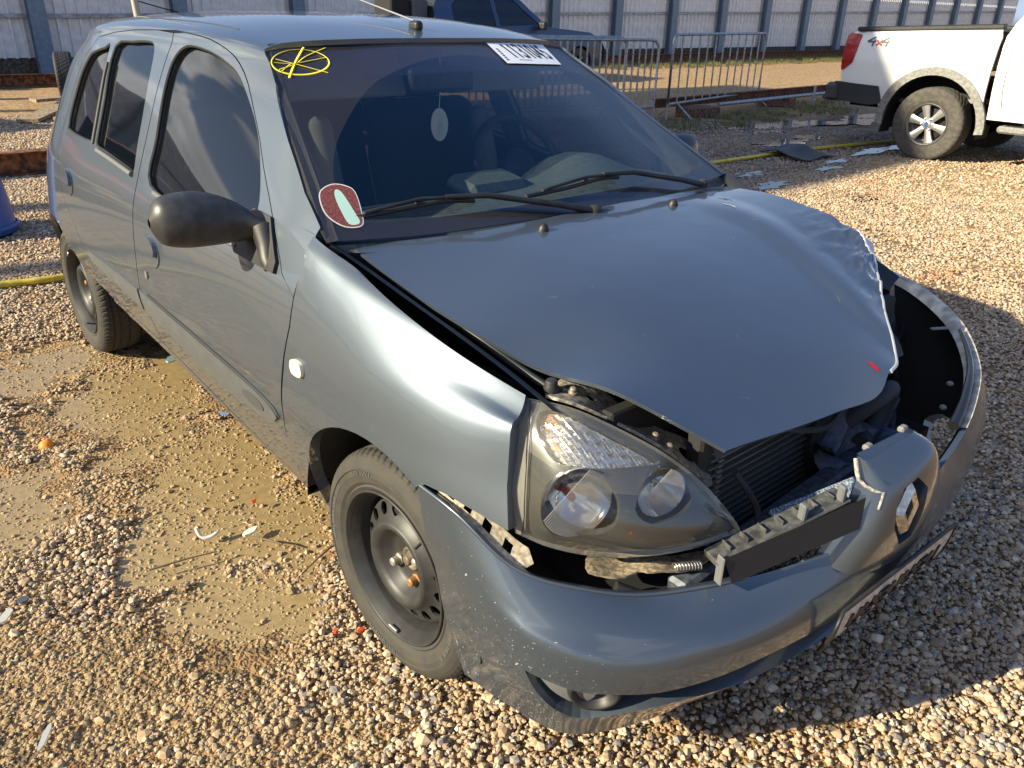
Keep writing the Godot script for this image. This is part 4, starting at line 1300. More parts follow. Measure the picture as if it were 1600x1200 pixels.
# ---------------------------------------------------------------- wheels
func tyre_mesh(R: float, W: float, rim: float, blocks: int) -> MB:
	# axle along +Y of the lathe frame; the outer face at y = 0, tread across to y = -W
	var prof := [[-.022, rim - .004, 0], [-.008, rim + .002, 0], [-.003, rim + .010, 0], [-.006, rim + .014, 0], [.000, rim + .022, 0], [.004, rim + .040, 0], [.0035, rim + .052, 0], [.006, rim + .054, 0], [.005, R - .034, 0], [.0, R - .022, 0],
		[-.006, R - .013, 0], [-.012, R - .007, 1], [-.022, R - .002, 1], [-.036, R, 1], [-.040, R, 0], [-.042, R - .006, 0], [-.047, R - .006, 0], [-.049, R, 0], [-.066, R + .001, 1], [-.070, R - .006, 0], [-.076, R - .006, 0], [-.080, R + .001, 1],
		[-W + .066, R + .001, 1], [-W + .064, R - .006, 0], [-W + .058, R - .006, 0], [-W + .056, R, 0], [-W + .030, R, 1], [-W + .012, R - .007, 1], [-W + .004, R - .02, 0], [-W, R - .05, 0], [-W + .015, rim, 0]]
	var seg := blocks * 4
	var mb := MB.new()
	var P := func(i: int, k: int) -> Vector3:
		var r: float = prof[i][1]
		if prof[i][2] == 1 and k % 4 == 0:
			r -= .0035
		var a = TAU * k / seg + (prof[i][0] * 1.6)
		return Vector3(cos(a) * r, prof[i][0], sin(a) * r)
	for i in prof.size() - 1:
		for k in seg:
			var a: Vector3 = P.call(i, k); var b: Vector3 = P.call(i + 1, k); var d: Vector3 = P.call(i + 1, k + 1); var e: Vector3 = P.call(i, k + 1)
			var g := (d - a).cross(e - b).normalized()
			var c := Vector3(0, -W * .5, 0)
			var cen := (a + b + d + e) * .25
			var rad := Vector3(cen.x, 0, cen.z).normalized() * (R * .72)
			if g.dot(cen - rad - c) < 0:
				g = -g
			mb.quad(a, b, d, e, g, g, g, g)
	return mb

func steel_wheel(t: Transform3D, parent: Node3D) -> void:
	var w := Node3D.new()
	w.name = name_under(parent, "wheel")
	parent.add_child(w, true)
	w.transform = t
	# lathe frame: +Y is outward along the axle
	part("tyre", tyre_mesh(.281, .168, .188, 74), M.tyre, w)
	# raised lettering band
	var letters := MB.new()
	for run in [[60, 22], [150, 16], [235, 26], [300, 12]]:
		for i in run[1]:
			if i % 7 == 5:
				continue
			var a := deg_to_rad(run[0] + i * 1.7)
			var r0 := .228 if run[0] != 60 else .226
			bar(Vector3(cos(a) * r0, .0045, sin(a) * r0), Vector3(cos(a + .004 * (i % 3)) * (r0 + .010), .0045, sin(a + .004 * (i % 3)) * (r0 + .010)), .0022 + .001 * (i % 2), .002, 0.0, letters)
	part("tyre_lettering", letters, M.tyre_chalk, w).set_meta("kind", "stuff")
	var rim := lathe(V2([-.026, .187, -.012, .190, -.004, .1905, .000, .1885, -.002, .184, -.012, .181, -.018, .174, -.032, .170, -.036, .166, -.075, .164, -.10, .162]), Transform3D.IDENTITY, 72)
	part("rim", rim, M.steel_wheel, w)
	var ring_f := func(u: float, r: float) -> Vector3:
		var y := -.062
		var pr := [[.028, -.062], [.040, -.060], [.056, -.056], [.066, -.050], [.078, -.034], [.090, -.018], [.100, -.016], [.108, -.020], [.116, -.034], [.122, -.040], [.150, -.046], [.158, -.052], [.163, -.066]]
		for i in pr.size() - 1:
			if r >= pr[i][0]:
				var tt := clampf((r - pr[i][0]) / (pr[i + 1][0] - pr[i][0]), 0, 1)
				y = lerpf(pr[i][1], pr[i + 1][1], tt * tt * (3 - 2 * tt))
		return Vector3(cos(u) * r, y, sin(u) * r)
	var disc := MB.new()
	var holes := []
	for i in 16:
		if i % 8 == 7:
			continue
		var c := TAU * (i + .25) / 16.0
		var h := PackedVector2Array()
		for k in 12:
			h.append(Vector2(c + cos(TAU * k / 12) * .0150 / .134, .134 + sin(TAU * k / 12) * .0155))
		holes.append(h)
	for half in 2:
		var hs := []
		for h in holes:
			if (h[0].x < PI) == (half == 0):
				hs.append(h)
		panel(ring_f, PackedVector2Array(V2([PI * half, .028, PI * (half + 1), .028, PI * (half + 1), .163, PI * half, .163])), hs, Vector2(PI / 20, .0135), 0.0, Vector3(0, -3, 0), 0.0, .006, disc)
	part("wheel_disc", disc, M.steel_wheel, w)
	for i in 4:
		if i == 3:
			continue
		var a := TAU * i / 4.0 + .6
		part("wheel_bolt", lathe(V2([0, .016, .004, .016, .006, .0115, .022, .0115, .025, .008, .025, 0]), Transform3D(Basis(Vector3.UP, i * .4), ring_f.call(a, .05) + Vector3(0, -.002, 0)), 6, false), M.bolt if i != 1 else M.bolt_rust, w)
	part("hub", lathe(V2([-.07, .031, -.058, .030, -.056, .024, -.062, .022, -.062, .014, -.046, .013, -.044, .008, -.044, 0]), Transform3D.IDENTITY, 20), M.hub, w)
	part("valve", tube(V3([.158, -.04, .03, .150, -.012, .036, .146, .0, .038]), .004, 6), M.tyre, w)
	part("brake_drum", lathe(V2([-.13, .125, -.075, .125, -.072, .118, -.072, 0]), Transform3D.IDENTITY, 24), M.black, w)
	part("balance_weight", bar(Vector3(cos(2.6) * .178, -.004, sin(2.6) * .178), Vector3(cos(2.78) * .178, -.004, sin(2.78) * .178), .008, .006, .001), M.steel, w)

func build_wheels() -> void:
	for s in [-1.0, 1.0]:
		for z in [0.0, -2.472]:
			var yaw := 0.03 if z == 0.0 else 0.0
			# lathe +Y -> world -X on the near side
			var b := Basis(Vector3(0, 0, 1), Vector3(s, 0, 0), Vector3(0, s, 0))
			if s < 0:
				b = Basis(Vector3(0, 0, 1), Vector3(-1, 0, 0), Vector3(0, -1, 0))
			else:
				b = Basis(Vector3(0, 0, -1), Vector3(1, 0, 0), Vector3(0, -1, 0))
			b = Basis(Vector3.UP, yaw) * b * Basis(Vector3.UP, 1.1 + z)
			steel_wheel(Transform3D(b, Vector3(s * (.768 if z == 0.0 else .760), .278, z) - CAR_AT), car)

# ---------------------------------------------------------------- inside
func build_inside() -> void:
	var ins := MB.new()
	box(Vector3(0, .33, -1.5), Vector3(1.36, .04, 2.4), 0.0, Basis.IDENTITY, ins)
	for s in [-1.0, 1.0]:
		box(Vector3(s * .70, .61, -1.35), Vector3(.03, .56, 2.0), 0.0, Basis.IDENTITY, ins)
	cp("cabin_trim", ins, M.interior)
	# headlining follows the roof
	cp("headlining", surf(func(u, w): return shell.ev(lerpf(9.0, 11.0, 1.0 - absf(u)), w) * Vector3(-1.0 if u > 0 else 1.0, 1, 1) + Vector3(0, -.035, 0), -.98, .98, 16, .4, 5.35, 16, Vector3(0, 3, -1.4)), M.headlining)
	# dashboard
	var df := func(u: float, w: float) -> Vector3:
		var pr := smooth_line(V2([-.20, .90, -.30, .955, -.48, .965, -.62, .94, -.70, .86, -.72, .70, -.66, .52]), 3)
		var t := w * (pr.size() - 1)
		var i := clampi(int(t), 0, pr.size() - 2)
		var q: Vector2 = pr[i].lerp(pr[i + 1], t - i)
		var hump := .075 * exp(-pow((u - .34) / .17, 2.0)) * smoothstep(0.1, .35, w) * (1.0 - smoothstep(.5, .75, w))
		return Vector3(u, q.y - .02 * pow(absf(u) / .68, 3.0) + hump, q.x - .07 * pow(absf(u) / .68, 2.0) - hump * .3)
	var dash := cp("dashboard", surf(df, -.68, .68, 28, 0.0, 1.0, 18, Vector3(0, .6, -.2)), M.dash)
	part("dash_pod", box(Vector3(-.04, .975, -.55), Vector3(.22, .05, .14), .02, Basis.from_euler(Vector3(.15, 0, 0))), M.dash, dash)
	# steering wheel on the far side
	var st := Transform3D(Basis.from_euler(Vector3(deg_to_rad(62), 0, 0)), Vector3(.36, .935, -.86))
	var sw := cp("steering_wheel", tube(ring_pts(st, .185, 0, 40), .015, 10, true), M.black_plastic)
	var sp2 := MB.new()
	for a in [0.2, PI - .2, PI * .5]:
		bar(st * Vector3(0, -.01, 0), st * Vector3(cos(a) * .18, 0, sin(a) * .18), .035, .016, .004, sp2)
	lathe(V2([-.04, .07, .0, .075, .02, .06, .03, 0]), st, 20, true, sp2)
	part("wheel_spokes", sp2, M.black_plastic, sw)
	# seats
	for s in [-1.0, 1.0]:
		var seat := cp("front_seat", soft_box(Vector3(s * .36, .46, -1.10), Vector3(.50, .18, .52), .07), M.seat)
		part("seat_back", soft_box(Vector3(s * .36, .80, -1.40), Vector3(.50, .66, .16), .07, Basis.from_euler(Vector3(-.28, 0, 0))), M.seat, seat)
		part("seat_bolster", soft_box(Vector3(s * .36 + .235, .80, -1.34), Vector3(.09, .58, .14), .04, Basis.from_euler(Vector3(-.28, 0, 0))), M.seat_pale, seat)
		part("headrest", soft_box(Vector3(s * .36, 1.20, -1.52), Vector3(.27, .17, .10), .045, Basis.from_euler(Vector3(-.2, 0, 0))), M.seat, seat)
		part("headrest_post", tube(V3([s * .36 - .06, 1.02, -1.47, s * .36 - .06, 1.15, -1.51]), .006, 6), M.steel, seat)
	var rs := cp("rear_seat", soft_box(Vector3(0, .46, -2.05), Vector3(1.25, .20, .50), .07), M.seat)
	part("seat_back", soft_box(Vector3(0, .78, -2.32), Vector3(1.25, .56, .16), .06, Basis.from_euler(Vector3(-.3, 0, 0))), M.seat, rs)
	# visors, mirror, hanging medallion
	for s in [-1.0, 1.0]:
		cp("sun_visor", soft_box(Vector3(s * .28, 1.262, -.93), Vector3(.40, .022, .15), .01, Basis.from_euler(Vector3(1.15, 0, 0))), M.visor)
	var mir := cp("inside_mirror", soft_box(Vector3(-.02, 1.245, -.80), Vector3(.25, .075, .035), .017, Basis(Vector3.UP, .08)), M.black_plastic)
	part("mirror_stalk", tube(V3([-.02, 1.26, -.80, -.01, 1.30, -.81]), .012, 8), M.black_plastic, mir)
	var cord := cp("medallion_cord", tube(V3([-.03, 1.235, -.79, -.04, 1.16, -.785]), .0015, 4), M.steel)
	var med := part("medallion", prism(circle2(Vector2.ZERO, .026, .048, 26), .006, Transform3D(Basis(Vector3.UP, -.5), Vector3(-.040, 1.118, -.785))), M.medal, cord, "pale oval openwork medallion hanging from the mirror")
	var pat := MB.new()
	for i in 7:
		var a := PI * i / 7.0
		bar(Vector3(-.040 + cos(a) * .02, 1.118 + sin(a) * .04, -.777 + cos(a) * .011), Vector3(-.040 - cos(a) * .02, 1.118 - sin(a) * .04, -.777 - cos(a) * .011), .003, .003, 0.0, pat)
	part("medallion_pattern", pat, M.mint, med)

func soft_box(at: Vector3, size: Vector3, r: float, b := Basis.IDENTITY) -> MB:
	# rounded block: a sphere stretched by a box core
	var mb := MB.new()
	var h := size * .5
	r = minf(r, minf(h.x, minf(h.y, h.z)))
	var core := h - Vector3(r, r, r)
	var P := func(a: float, e: float) -> Array:
		var d := Vector3(cos(e) * cos(a), sin(e), cos(e) * sin(a))
		return [at + b * (Vector3(signf(d.x) * core.x if absf(d.x) > 1e-4 else core.x, signf(d.y) * core.y, signf(d.z) * core.z if absf(d.z) > 1e-4 else core.z) + d * r), b * d]
	var az := []
	for q in 4:
		for k in 5:
			az.append(q * PI * .5 + (0.0004 if k == 0 else 0.0) - (0.0004 if k == 4 else 0.0) + k * PI * .125)
	var el := []
	for k in 5:
		el.append(-PI * .5 + k * PI * .125 - (0.0004 if k == 4 else 0.0))
	for k in 5:
		el.append(k * PI * .125 + (0.0004 if k == 0 else 0.0))
	for i in az.size():
		for j in el.size() - 1:
			var a0: float = az[i]; var a1: float = az[(i + 1) % az.size()]
			var q := [P.call(a0, el[j]), P.call(a1, el[j]), P.call(a1, el[j + 1]), P.call(a0, el[j + 1])]
			mb.quad(q[0][0], q[1][0], q[2][0], q[3][0], q[0][1], q[1][1], q[2][1], q[3][1])
	var top := at + b * Vector3(0, h.y, 0)
	for s in [1.0, -1.0]:
		mb.flat(at + b * Vector3(core.x, s * h.y, core.z), at + b * Vector3(-core.x, s * h.y, core.z), at + b * Vector3(-core.x, s * h.y, -core.z), at + b * Vector3(core.x, s * h.y, -core.z), at)
	return mb

func build_antenna() -> void:
	var a := cp("roof_antenna", soft_box(Vector3(0.0, 1.388, -.955), Vector3(.03, .03, .05), .012), M.black_plastic)
	part("antenna_rod", tube(V3([0, 1.402, -.965, -.01, 1.47, -1.33, -.012, 1.52, -1.56]), .0035, 6, false, null, .0018), M.steel, a)

# ---------------------------------------------------------------- ground and gravel
var gn := FastNoiseLite.new()
var mudn := FastNoiseLite.new()

func mud_depth(x: float, z: float) -> float:
	var d := 0.0
	for q in [[-.80, -1.85, .36, .42], [-.74, -1.2, .36, .46], [-.80, -.80, .34, .34], [-1.05, -2.4, .30, .30], [-.98, -.42, .22, .22], [-1.35, -1.35, .2, .3]]:
		var r := Vector2((x - q[0]) / q[2], (z - q[1]) / q[3]).length()
		d = maxf(d, 1.0 - smoothstep(0.35, 1.35, r))
	if d > 0.0:
		d = clampf(d + gn.get_noise_2d(x * 9.0, z * 9.0) * .85 + gn.get_noise_2d(x * 30.0 + 50.0, z * 30.0) * .45, 0.0, 1.0) * smoothstep(0.0, .25, d)
	return d

func ground_y(x: float, z: float) -> float:
	var near := 1.0 - smoothstep(4.0, 9.0, Vector2(x + 1.0, z).length())
	var y := gn.get_noise_2d(x * 3.0, z * 3.0) * 0.010 + gn.get_noise_2d(x * 14.0, z * 14.0) * 0.005 * near
	y -= mud_depth(x, z) * 0.017
	# shallow wheel ruts over the far lot
	y += sin((x * 0.2 + z) * 5.0) * 0.006 * smoothstep(3.0, 6.0, x)
	return y - 0.004

func axis(lo: float, hi: float, step: float, far: float) -> PackedFloat32Array:
	var a := PackedFloat32Array()
	var s := step
	var p := lo
	while p > -far:
		s *= 1.13
		p -= s
		a.append(p)
	a.reverse()
	p = lo
	while p <= hi:
		a.append(p)
		p += step
	s = step
	while p < far:
		a.append(p)
		s *= 1.13
		p += s
	return a

func build_ground() -> void:
	gn.seed = 3
	gn.frequency = 0.35
	gn.fractal_octaves = 3
	mudn.seed = 12
	mudn.frequency = 1.1
	var xs := axis(-2.7, 1.2, 0.03, 320.0)
	var zs := axis(-3.4, 1.6, 0.03, 320.0)
	var nx := xs.size()
	var nz := zs.size()
	var v := PackedVector3Array()
	var n := PackedVector3Array()
	var c := PackedColorArray()
	var idx := PackedInt32Array()
	for i in nx:
		for j in nz:
			var x := xs[i]; var z := zs[j]
			var far := absf(x) > 40.0 or absf(z) > 40.0
			v.append(Vector3(x, 0.0 if far else ground_y(x, z), z))
			var e := 0.04
			n.append(Vector3.UP if far else Vector3(ground_y(x - e, z) - ground_y(x + e, z), 2 * e, ground_y(x, z - e) - ground_y(x, z + e)).normalized())
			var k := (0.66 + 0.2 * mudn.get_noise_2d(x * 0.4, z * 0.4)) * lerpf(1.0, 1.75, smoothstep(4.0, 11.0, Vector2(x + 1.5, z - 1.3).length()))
			var red := smoothstep(0.25, 0.55, mudn.get_noise_2d(x * 0.7 + 40.0, z * 1.3)) * smoothstep(2.0, 4.0, x)
			var cc := Color(k, k * .98, k * .94).lerp(Color(k, k * .62, k * .38), red * 0.5)
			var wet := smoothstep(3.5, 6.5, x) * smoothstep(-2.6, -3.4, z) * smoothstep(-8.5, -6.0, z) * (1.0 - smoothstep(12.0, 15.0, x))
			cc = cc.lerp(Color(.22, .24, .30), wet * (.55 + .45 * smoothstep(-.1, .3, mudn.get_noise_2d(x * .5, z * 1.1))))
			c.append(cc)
	for i in nx - 1:
		for j in nz - 1:
			var a := i * nz + j
			idx.append_array([a, a + nz, a + 1, a + 1, a + nz, a + nz + 1])
	var arr := []
	arr.resize(Mesh.ARRAY_MAX)
	arr[Mesh.ARRAY_VERTEX] = v
	arr[Mesh.ARRAY_NORMAL] = n
	arr[Mesh.ARRAY_COLOR] = c
	arr[Mesh.ARRAY_INDEX] = idx
	var m := ArrayMesh.new()
	m.add_surface_from_arrays(Mesh.PRIMITIVE_TRIANGLES, arr)
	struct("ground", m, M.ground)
	# sheet of muddy water lying in the hollows
	var pool := MB.new()
	for i in 40:
		for j in 70:
			var x0 := -1.9 + i * .04; var z0 := -3.0 + j * .04
			if mud_depth(x0 + .02, z0 + .02) > 0.02:
				pool.quad(Vector3(x0, -.0125, z0), Vector3(x0 + .04, -.0125, z0), Vector3(x0 + .04, -.0125, z0 + .04), Vector3(x0, -.0125, z0 + .04), Vector3.UP, Vector3.UP, Vector3.UP, Vector3.UP)
	struct("mud_water", pool, M.mud)
	# rain puddles in the shaded part of the lot
	var rs := RandomNumberGenerator.new()
	rs.seed = 8
	var pd := MB.new()
	for q in [[9.6, -5.3, 1.3, .34], [8.5, -5.1, .55, .26], [10.9, -4.95, .9, .32], [11.6, -5.2, .7, .24], [7.9, -4.35, .62, .20], [8.5, -4.4, .4, .2], [8.2, -3.35, .55, .12], [8.7, -3.3, .4, .12], [5.3, -2.85, .30, .13], [5.55, -3.3, .28, .10], [6.6, -3.02, .25, .09], [7.1, -3.2, .3, .08], [5.45, -2.0, .2, .09], [4.5, -3.0, .3, .1], [9.6, -3.0, .5, .1]]:
		var pl := []
		for k in 40:
			var a := TAU * k / 40.0
			var r := 0.78 + 0.75 * gn.get_noise_2d(cos(a) * 2.6 + q[0] * 9.0, sin(a) * 2.6 + q[1] * 5.0)
			pl.append(Vector3(q[0] + cos(a) * q[2] * r, .0095, q[1] + sin(a) * q[3] * r))
		for k in 40:
			pd.tri(Vector3(q[0], .0095, q[1]), pl[k], pl[(k + 1) % 40], Vector3.UP, Vector3.UP, Vector3.UP)
	struct("puddle_water", pd, M.water)

func build_gravel() -> void:
	var rs := RandomNumberGenerator.new()
	rs.seed = 21
	var meshes := []
	for k in 7:
		meshes.append(stone_mesh(rs))
	var xf := []
	var cols := []
	for k in 7:
		xf.append([]); cols.append([])
	var eye := Vector3(-1.545, 1.442, 1.284)
	var put := func(x: float, z: float, size: float, dist: float) -> void:
		var mudd := mud_depth(x, z)
		var wet := clampf(smoothstep(-2.4, -.7, -absf(x + 1.2)) * (.55 + 1.1 * mudn.get_noise_2d(x * 1.4, z * 1.4)) * smoothstep(-3.4, -2.4, z), 0, 1) if z < .2 and x < .2 else 0.0
		var dirt := clampf(maxf(mudd * 1.3, wet) + rs.randf_range(-.3, .25), 0.0, 1.0)
		var bare := mudn.get_noise_2d(x * .9 + 7.0, z * .9)
		if rs.randf() < smoothstep(.1, .5, bare) * .55:
			return
		if mudd > .35 and rs.randf() < mudd * .62:
			return
		var c: Color
		var t := rs.randf()
		if t < .44: c = Color(.445, .32, .205)
		elif t < .64: c = Color(.53, .405, .28)
		elif t < .76: c = Color(.40, .28, .17)
		elif t < .86: c = Color(.30, .27, .24)
		elif t < .96: c = Color(.66, .55, .40)
		else: c = Color(.20, .18, .17)
		c = c * rs.randf_range(.72, 1.12)
		c = c.lerp(Color(.31, .22, .11), dirt * .85)
		var red := smoothstep(0.25, 0.55, mudn.get_noise_2d(x * 0.7 + 40.0, z * 1.3)) * smoothstep(2.0, 4.0, x)
		c = c.lerp(Color(.36, .15, .06), red * .45)
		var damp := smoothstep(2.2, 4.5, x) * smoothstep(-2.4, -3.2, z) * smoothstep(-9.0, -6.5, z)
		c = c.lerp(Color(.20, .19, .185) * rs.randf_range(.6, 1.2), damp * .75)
		c.a = 1.0
		var s := size * rs.randf_range(.6, 1.0) * (1.5 if rs.randf() < .05 else 1.0) * (1.0 - .25 * dirt)
		var b := Basis(Vector3(rs.randfn(), rs.randfn(), rs.randfn()).normalized(), rs.randf() * TAU).scaled(Vector3(s, s * rs.randf_range(.6, .9), s))
		var y := ground_y(x, z) + s * (.30 - .28 * dirt) + (rs.randf() * .010 if dirt < .4 and dist < 5.0 else 0.0)
		if mudd > .2:
			y = -.0125 + s * rs.randf_range(-.5, .25)
		var k := rs.randi() % 7
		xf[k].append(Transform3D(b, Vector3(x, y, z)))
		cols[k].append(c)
	# rings of falling density round the place where the photographer stood
	for band in [[0.0, 3.2, 6800.0, .0106], [0.0, 3.2, 900.0, .0165], [0.0, 3.0, 7000.0, .0055], [3.2, 5.5, 4600.0, .0122], [5.5, 8.5, 2300.0, .0142], [8.5, 13.0, 800.0, .019]]:
		var area: float = (band[1] * band[1] - band[0] * band[0]) * PI * (100.0 / 360.0)
		for i in int(area * band[2]):
			var r := sqrt(rs.randf_range(band[0] * band[0], band[1] * band[1]))
			var a := deg_to_rad(138.5 + rs.randf_range(-50.0, 50.0))
			var x := eye.x + sin(a) * r
			var z := eye.z + cos(a) * r
			if r > 3.3 and absf(x) < .6 and z > -2.6 and z < .3:
				continue
			put.call(x, z, band[3], r)
	var g := Node3D.new()
	g.name = "gravel"
	add_child(g)
	g.set_meta("kind", "stuff")
	g.set_meta("label", "crushed tan and pink gravel covering the whole yard")
	for k in 7:
		var mm := MultiMesh.new()
		mm.transform_format = MultiMesh.TRANSFORM_3D
		mm.use_colors = true
		mm.mesh = meshes[k]
		mm.instance_count = xf[k].size()
		for i in xf[k].size():
			mm.set_instance_transform(i, xf[k][i])
			mm.set_instance_color(i, cols[k][i])
		var mi := MultiMeshInstance3D.new()
		mi.name = name_under(g, "stones")
		mi.multimesh = mm
		mi.material_override = M.stone
		mi.set_meta("kind", "stuff")
		g.add_child(mi, true)

func stone_mesh(rs: RandomNumberGenerator) -> ArrayMesh:
	var p := []
	var ph := (1 + sqrt(5.0)) / 2
	for q in [[-1, ph, 0], [1, ph, 0], [-1, -ph, 0], [1, -ph, 0], [0, -1, ph], [0, 1, ph], [0, -1, -ph], [0, 1, -ph], [ph, 0, -1], [ph, 0, 1], [-ph, 0, -1], [-ph, 0, 1]]:
		var d := Vector3(q[0], q[1], q[2]).normalized()
		p.append(d * rs.randf_range(.62, 1.12) * Vector3(1.0, .78, .86))
	var mb := MB.new()
	for f in [[0, 11, 5], [0, 5, 1], [0, 1, 7], [0, 7, 10], [0, 10, 11], [1, 5, 9], [5, 11, 4], [11, 10, 2], [10, 7, 6], [7, 1, 8], [3, 9, 4], [3, 4, 2], [3, 2, 6], [3, 6, 8], [3, 8, 9], [4, 9, 5], [2, 4, 11], [6, 2, 10], [8, 6, 7], [9, 8, 1]]:
		var g: Vector3 = (p[f[1]] - p[f[0]]).cross(p[f[2]] - p[f[0]]).normalized()
		if g.dot(p[f[0]]) < 0: g = -g
		mb.tri(p[f[0]], p[f[1]], p[f[2]], g, g, g)
	return mb.mesh()

# ---------------------------------------------------------------- small things on the ground
func build_debris() -> void:
	var rs := RandomNumberGenerator.new()
	rs.seed = 4
	var dome := lathe(V2([0, .026, .008, .025, .018, .018, .024, .008, .025, 0]), Transform3D(Basis.from_euler(Vector3(.3, 0, .4)), Vector3(-1.143, -.006, -1.661)), 18)
	tag(part("lamp_fragment", dome, M.amber_bright), "bright orange lamp fragment lying in the mud beside the car", "debris")
	var shard := func(called: String, at: Vector3, len: float, wid: float, turn: float, m: Material, label: String, thick := .006) -> void:
		var pl := []
		for k in 9:
			var a := TAU * k / 9.0
			pl.append(Vector2(cos(a) * len * rs.randf_range(.8, 1.05), sin(a) * wid * rs.randf_range(.7, 1.1)))
		var t := Transform3D(Basis(Vector3.UP, turn) * Basis(Vector3.RIGHT, -PI * .5 + rs.randf_range(-.3, .3)), at)
		tag(part(called, prism(PackedVector2Array(pl), thick, t), m), label, "debris")
	shard.call("plastic_fragment", Vector3(-.815, .012, -.702), .028, .013, .3, M.white_bits, "flat white oval plastic fragment nearest the front wheel")
	shard.call("plastic_fragment", Vector3(-1.451, .016, -.738), .030, .012, .9, M.white_bits, "sharp white fragment at the left edge of the photo")
	shard.call("plastic_fragment", Vector3(-1.47, .016, -.27), .038, .007, 1.0, M.white_bits, "long white sliver at the bottom left of the photo")
	shard.call("slate_chip", Vector3(-1.40, .016, -.78), .016, .012, .2, M.slate, "dark blue-grey chip among the gravel above the white fragment")
	shard.call("red_fragment", Vector3(-.783, .018, -.127), .012, .006, .1, M.red_bits, "red plastic fragment right beside the front tyre")
	shard.call("red_fragment", Vector3(-.834, .018, -.164), .010, .006, 1.1, M.red_bits, "small red fragment left of the one beside the tyre")
	shard.call("red_fragment", Vector3(-.74, .016, -.84), .010, .006, .5, M.red_bits, "tiny red chip above the white oval fragment")
	shard.call("blue_wrapper", Vector3(-.565, .010, -1.488), .028, .006, 1.9, M.blue_bits, "thin blue plastic scrap on the mud by the sill")
	shard.call("blue_wrapper", Vector3(-.538, .014, -2.12), .035, .02, .7, M.teal_bits, "pale blue scrap beside the rear tyre")
	var hook := tube(smooth_line(V3([-.945, .045, -.775, -.94, .02, -.765, -.925, .012, -.755, -.905, .014, -.752, -.890, .018, -.758]), 4), .006, 8)
	tag(part("plastic_hook", hook, M.white_bits), "bent white plastic hook standing in the gravel", "debris")
	for q in [[-1.02, -.68, .09, .2, "longest brown twig, lying left of the bent white hook"], [-.80, -.62, .05, 1.0, "short brown twig just below the flat white oval fragment"], [-.73, -.45, .07, 2.7, "brown twig closest to the front wheel"]]:
		var a := Vector3(q[0], .020, q[1])
		var d = Vector3(cos(q[3]), 0, sin(q[3])) * q[2]
		var l: String = q[4]
		var tw := part("twig", tube([a - d, a + Vector3(0, .006, .004), a + d], .0035, 6, false, null, .002), M.twig)
		tag(tw, l, "twig", "twigs on the gravel")

func build_hoses() -> void:
	var pts := []
	for q in V2([-4.5, -3.95, -3.0, -3.80, -1.6, -3.70, -.9, -3.641, -.61, -3.594, .3, -3.62, 1.6, -3.75, 3.4, -3.86, 5.25, -3.855, 6.59, -3.82, 7.3, -3.78, 7.9, -3.72, 9.06, -3.55, 10.6, -3.4, 12.5, -3.5]):
		pts.append(Vector3(q.x, .028, q.y))
	var h := tube(smooth_line(pts, 5), .019, 10)
	tag(part("garden_hose", h, M.hose), "long yellow hose lying across the gravel behind the car", "hose")
	var mt := base("rubber_mat", "black rubber mat lying crooked over the yellow hose", "mat", Vector3(7.05, 0, -3.67))
	var f := func(u: float, w: float) -> Vector3:
		var p := Vector3(-.33, 0, -.27).lerp(Vector3(.42, 0, -.40), u).lerp(Vector3(-.38, 0, .36).lerp(Vector3(.36, 0, .28), u), w)
		p.y = .05 + .035 * exp(-pow((w - .35) * 5.0, 2.0)) + .012 * sin(u * 7.0 + w * 4.0) - .03 * u * w
		return p
	part("mat_sheet", slab(f, 0, 1, 14, 0, 1, 12, Vector3(0, -3, 0), .012), M.mat_rubber, mt)

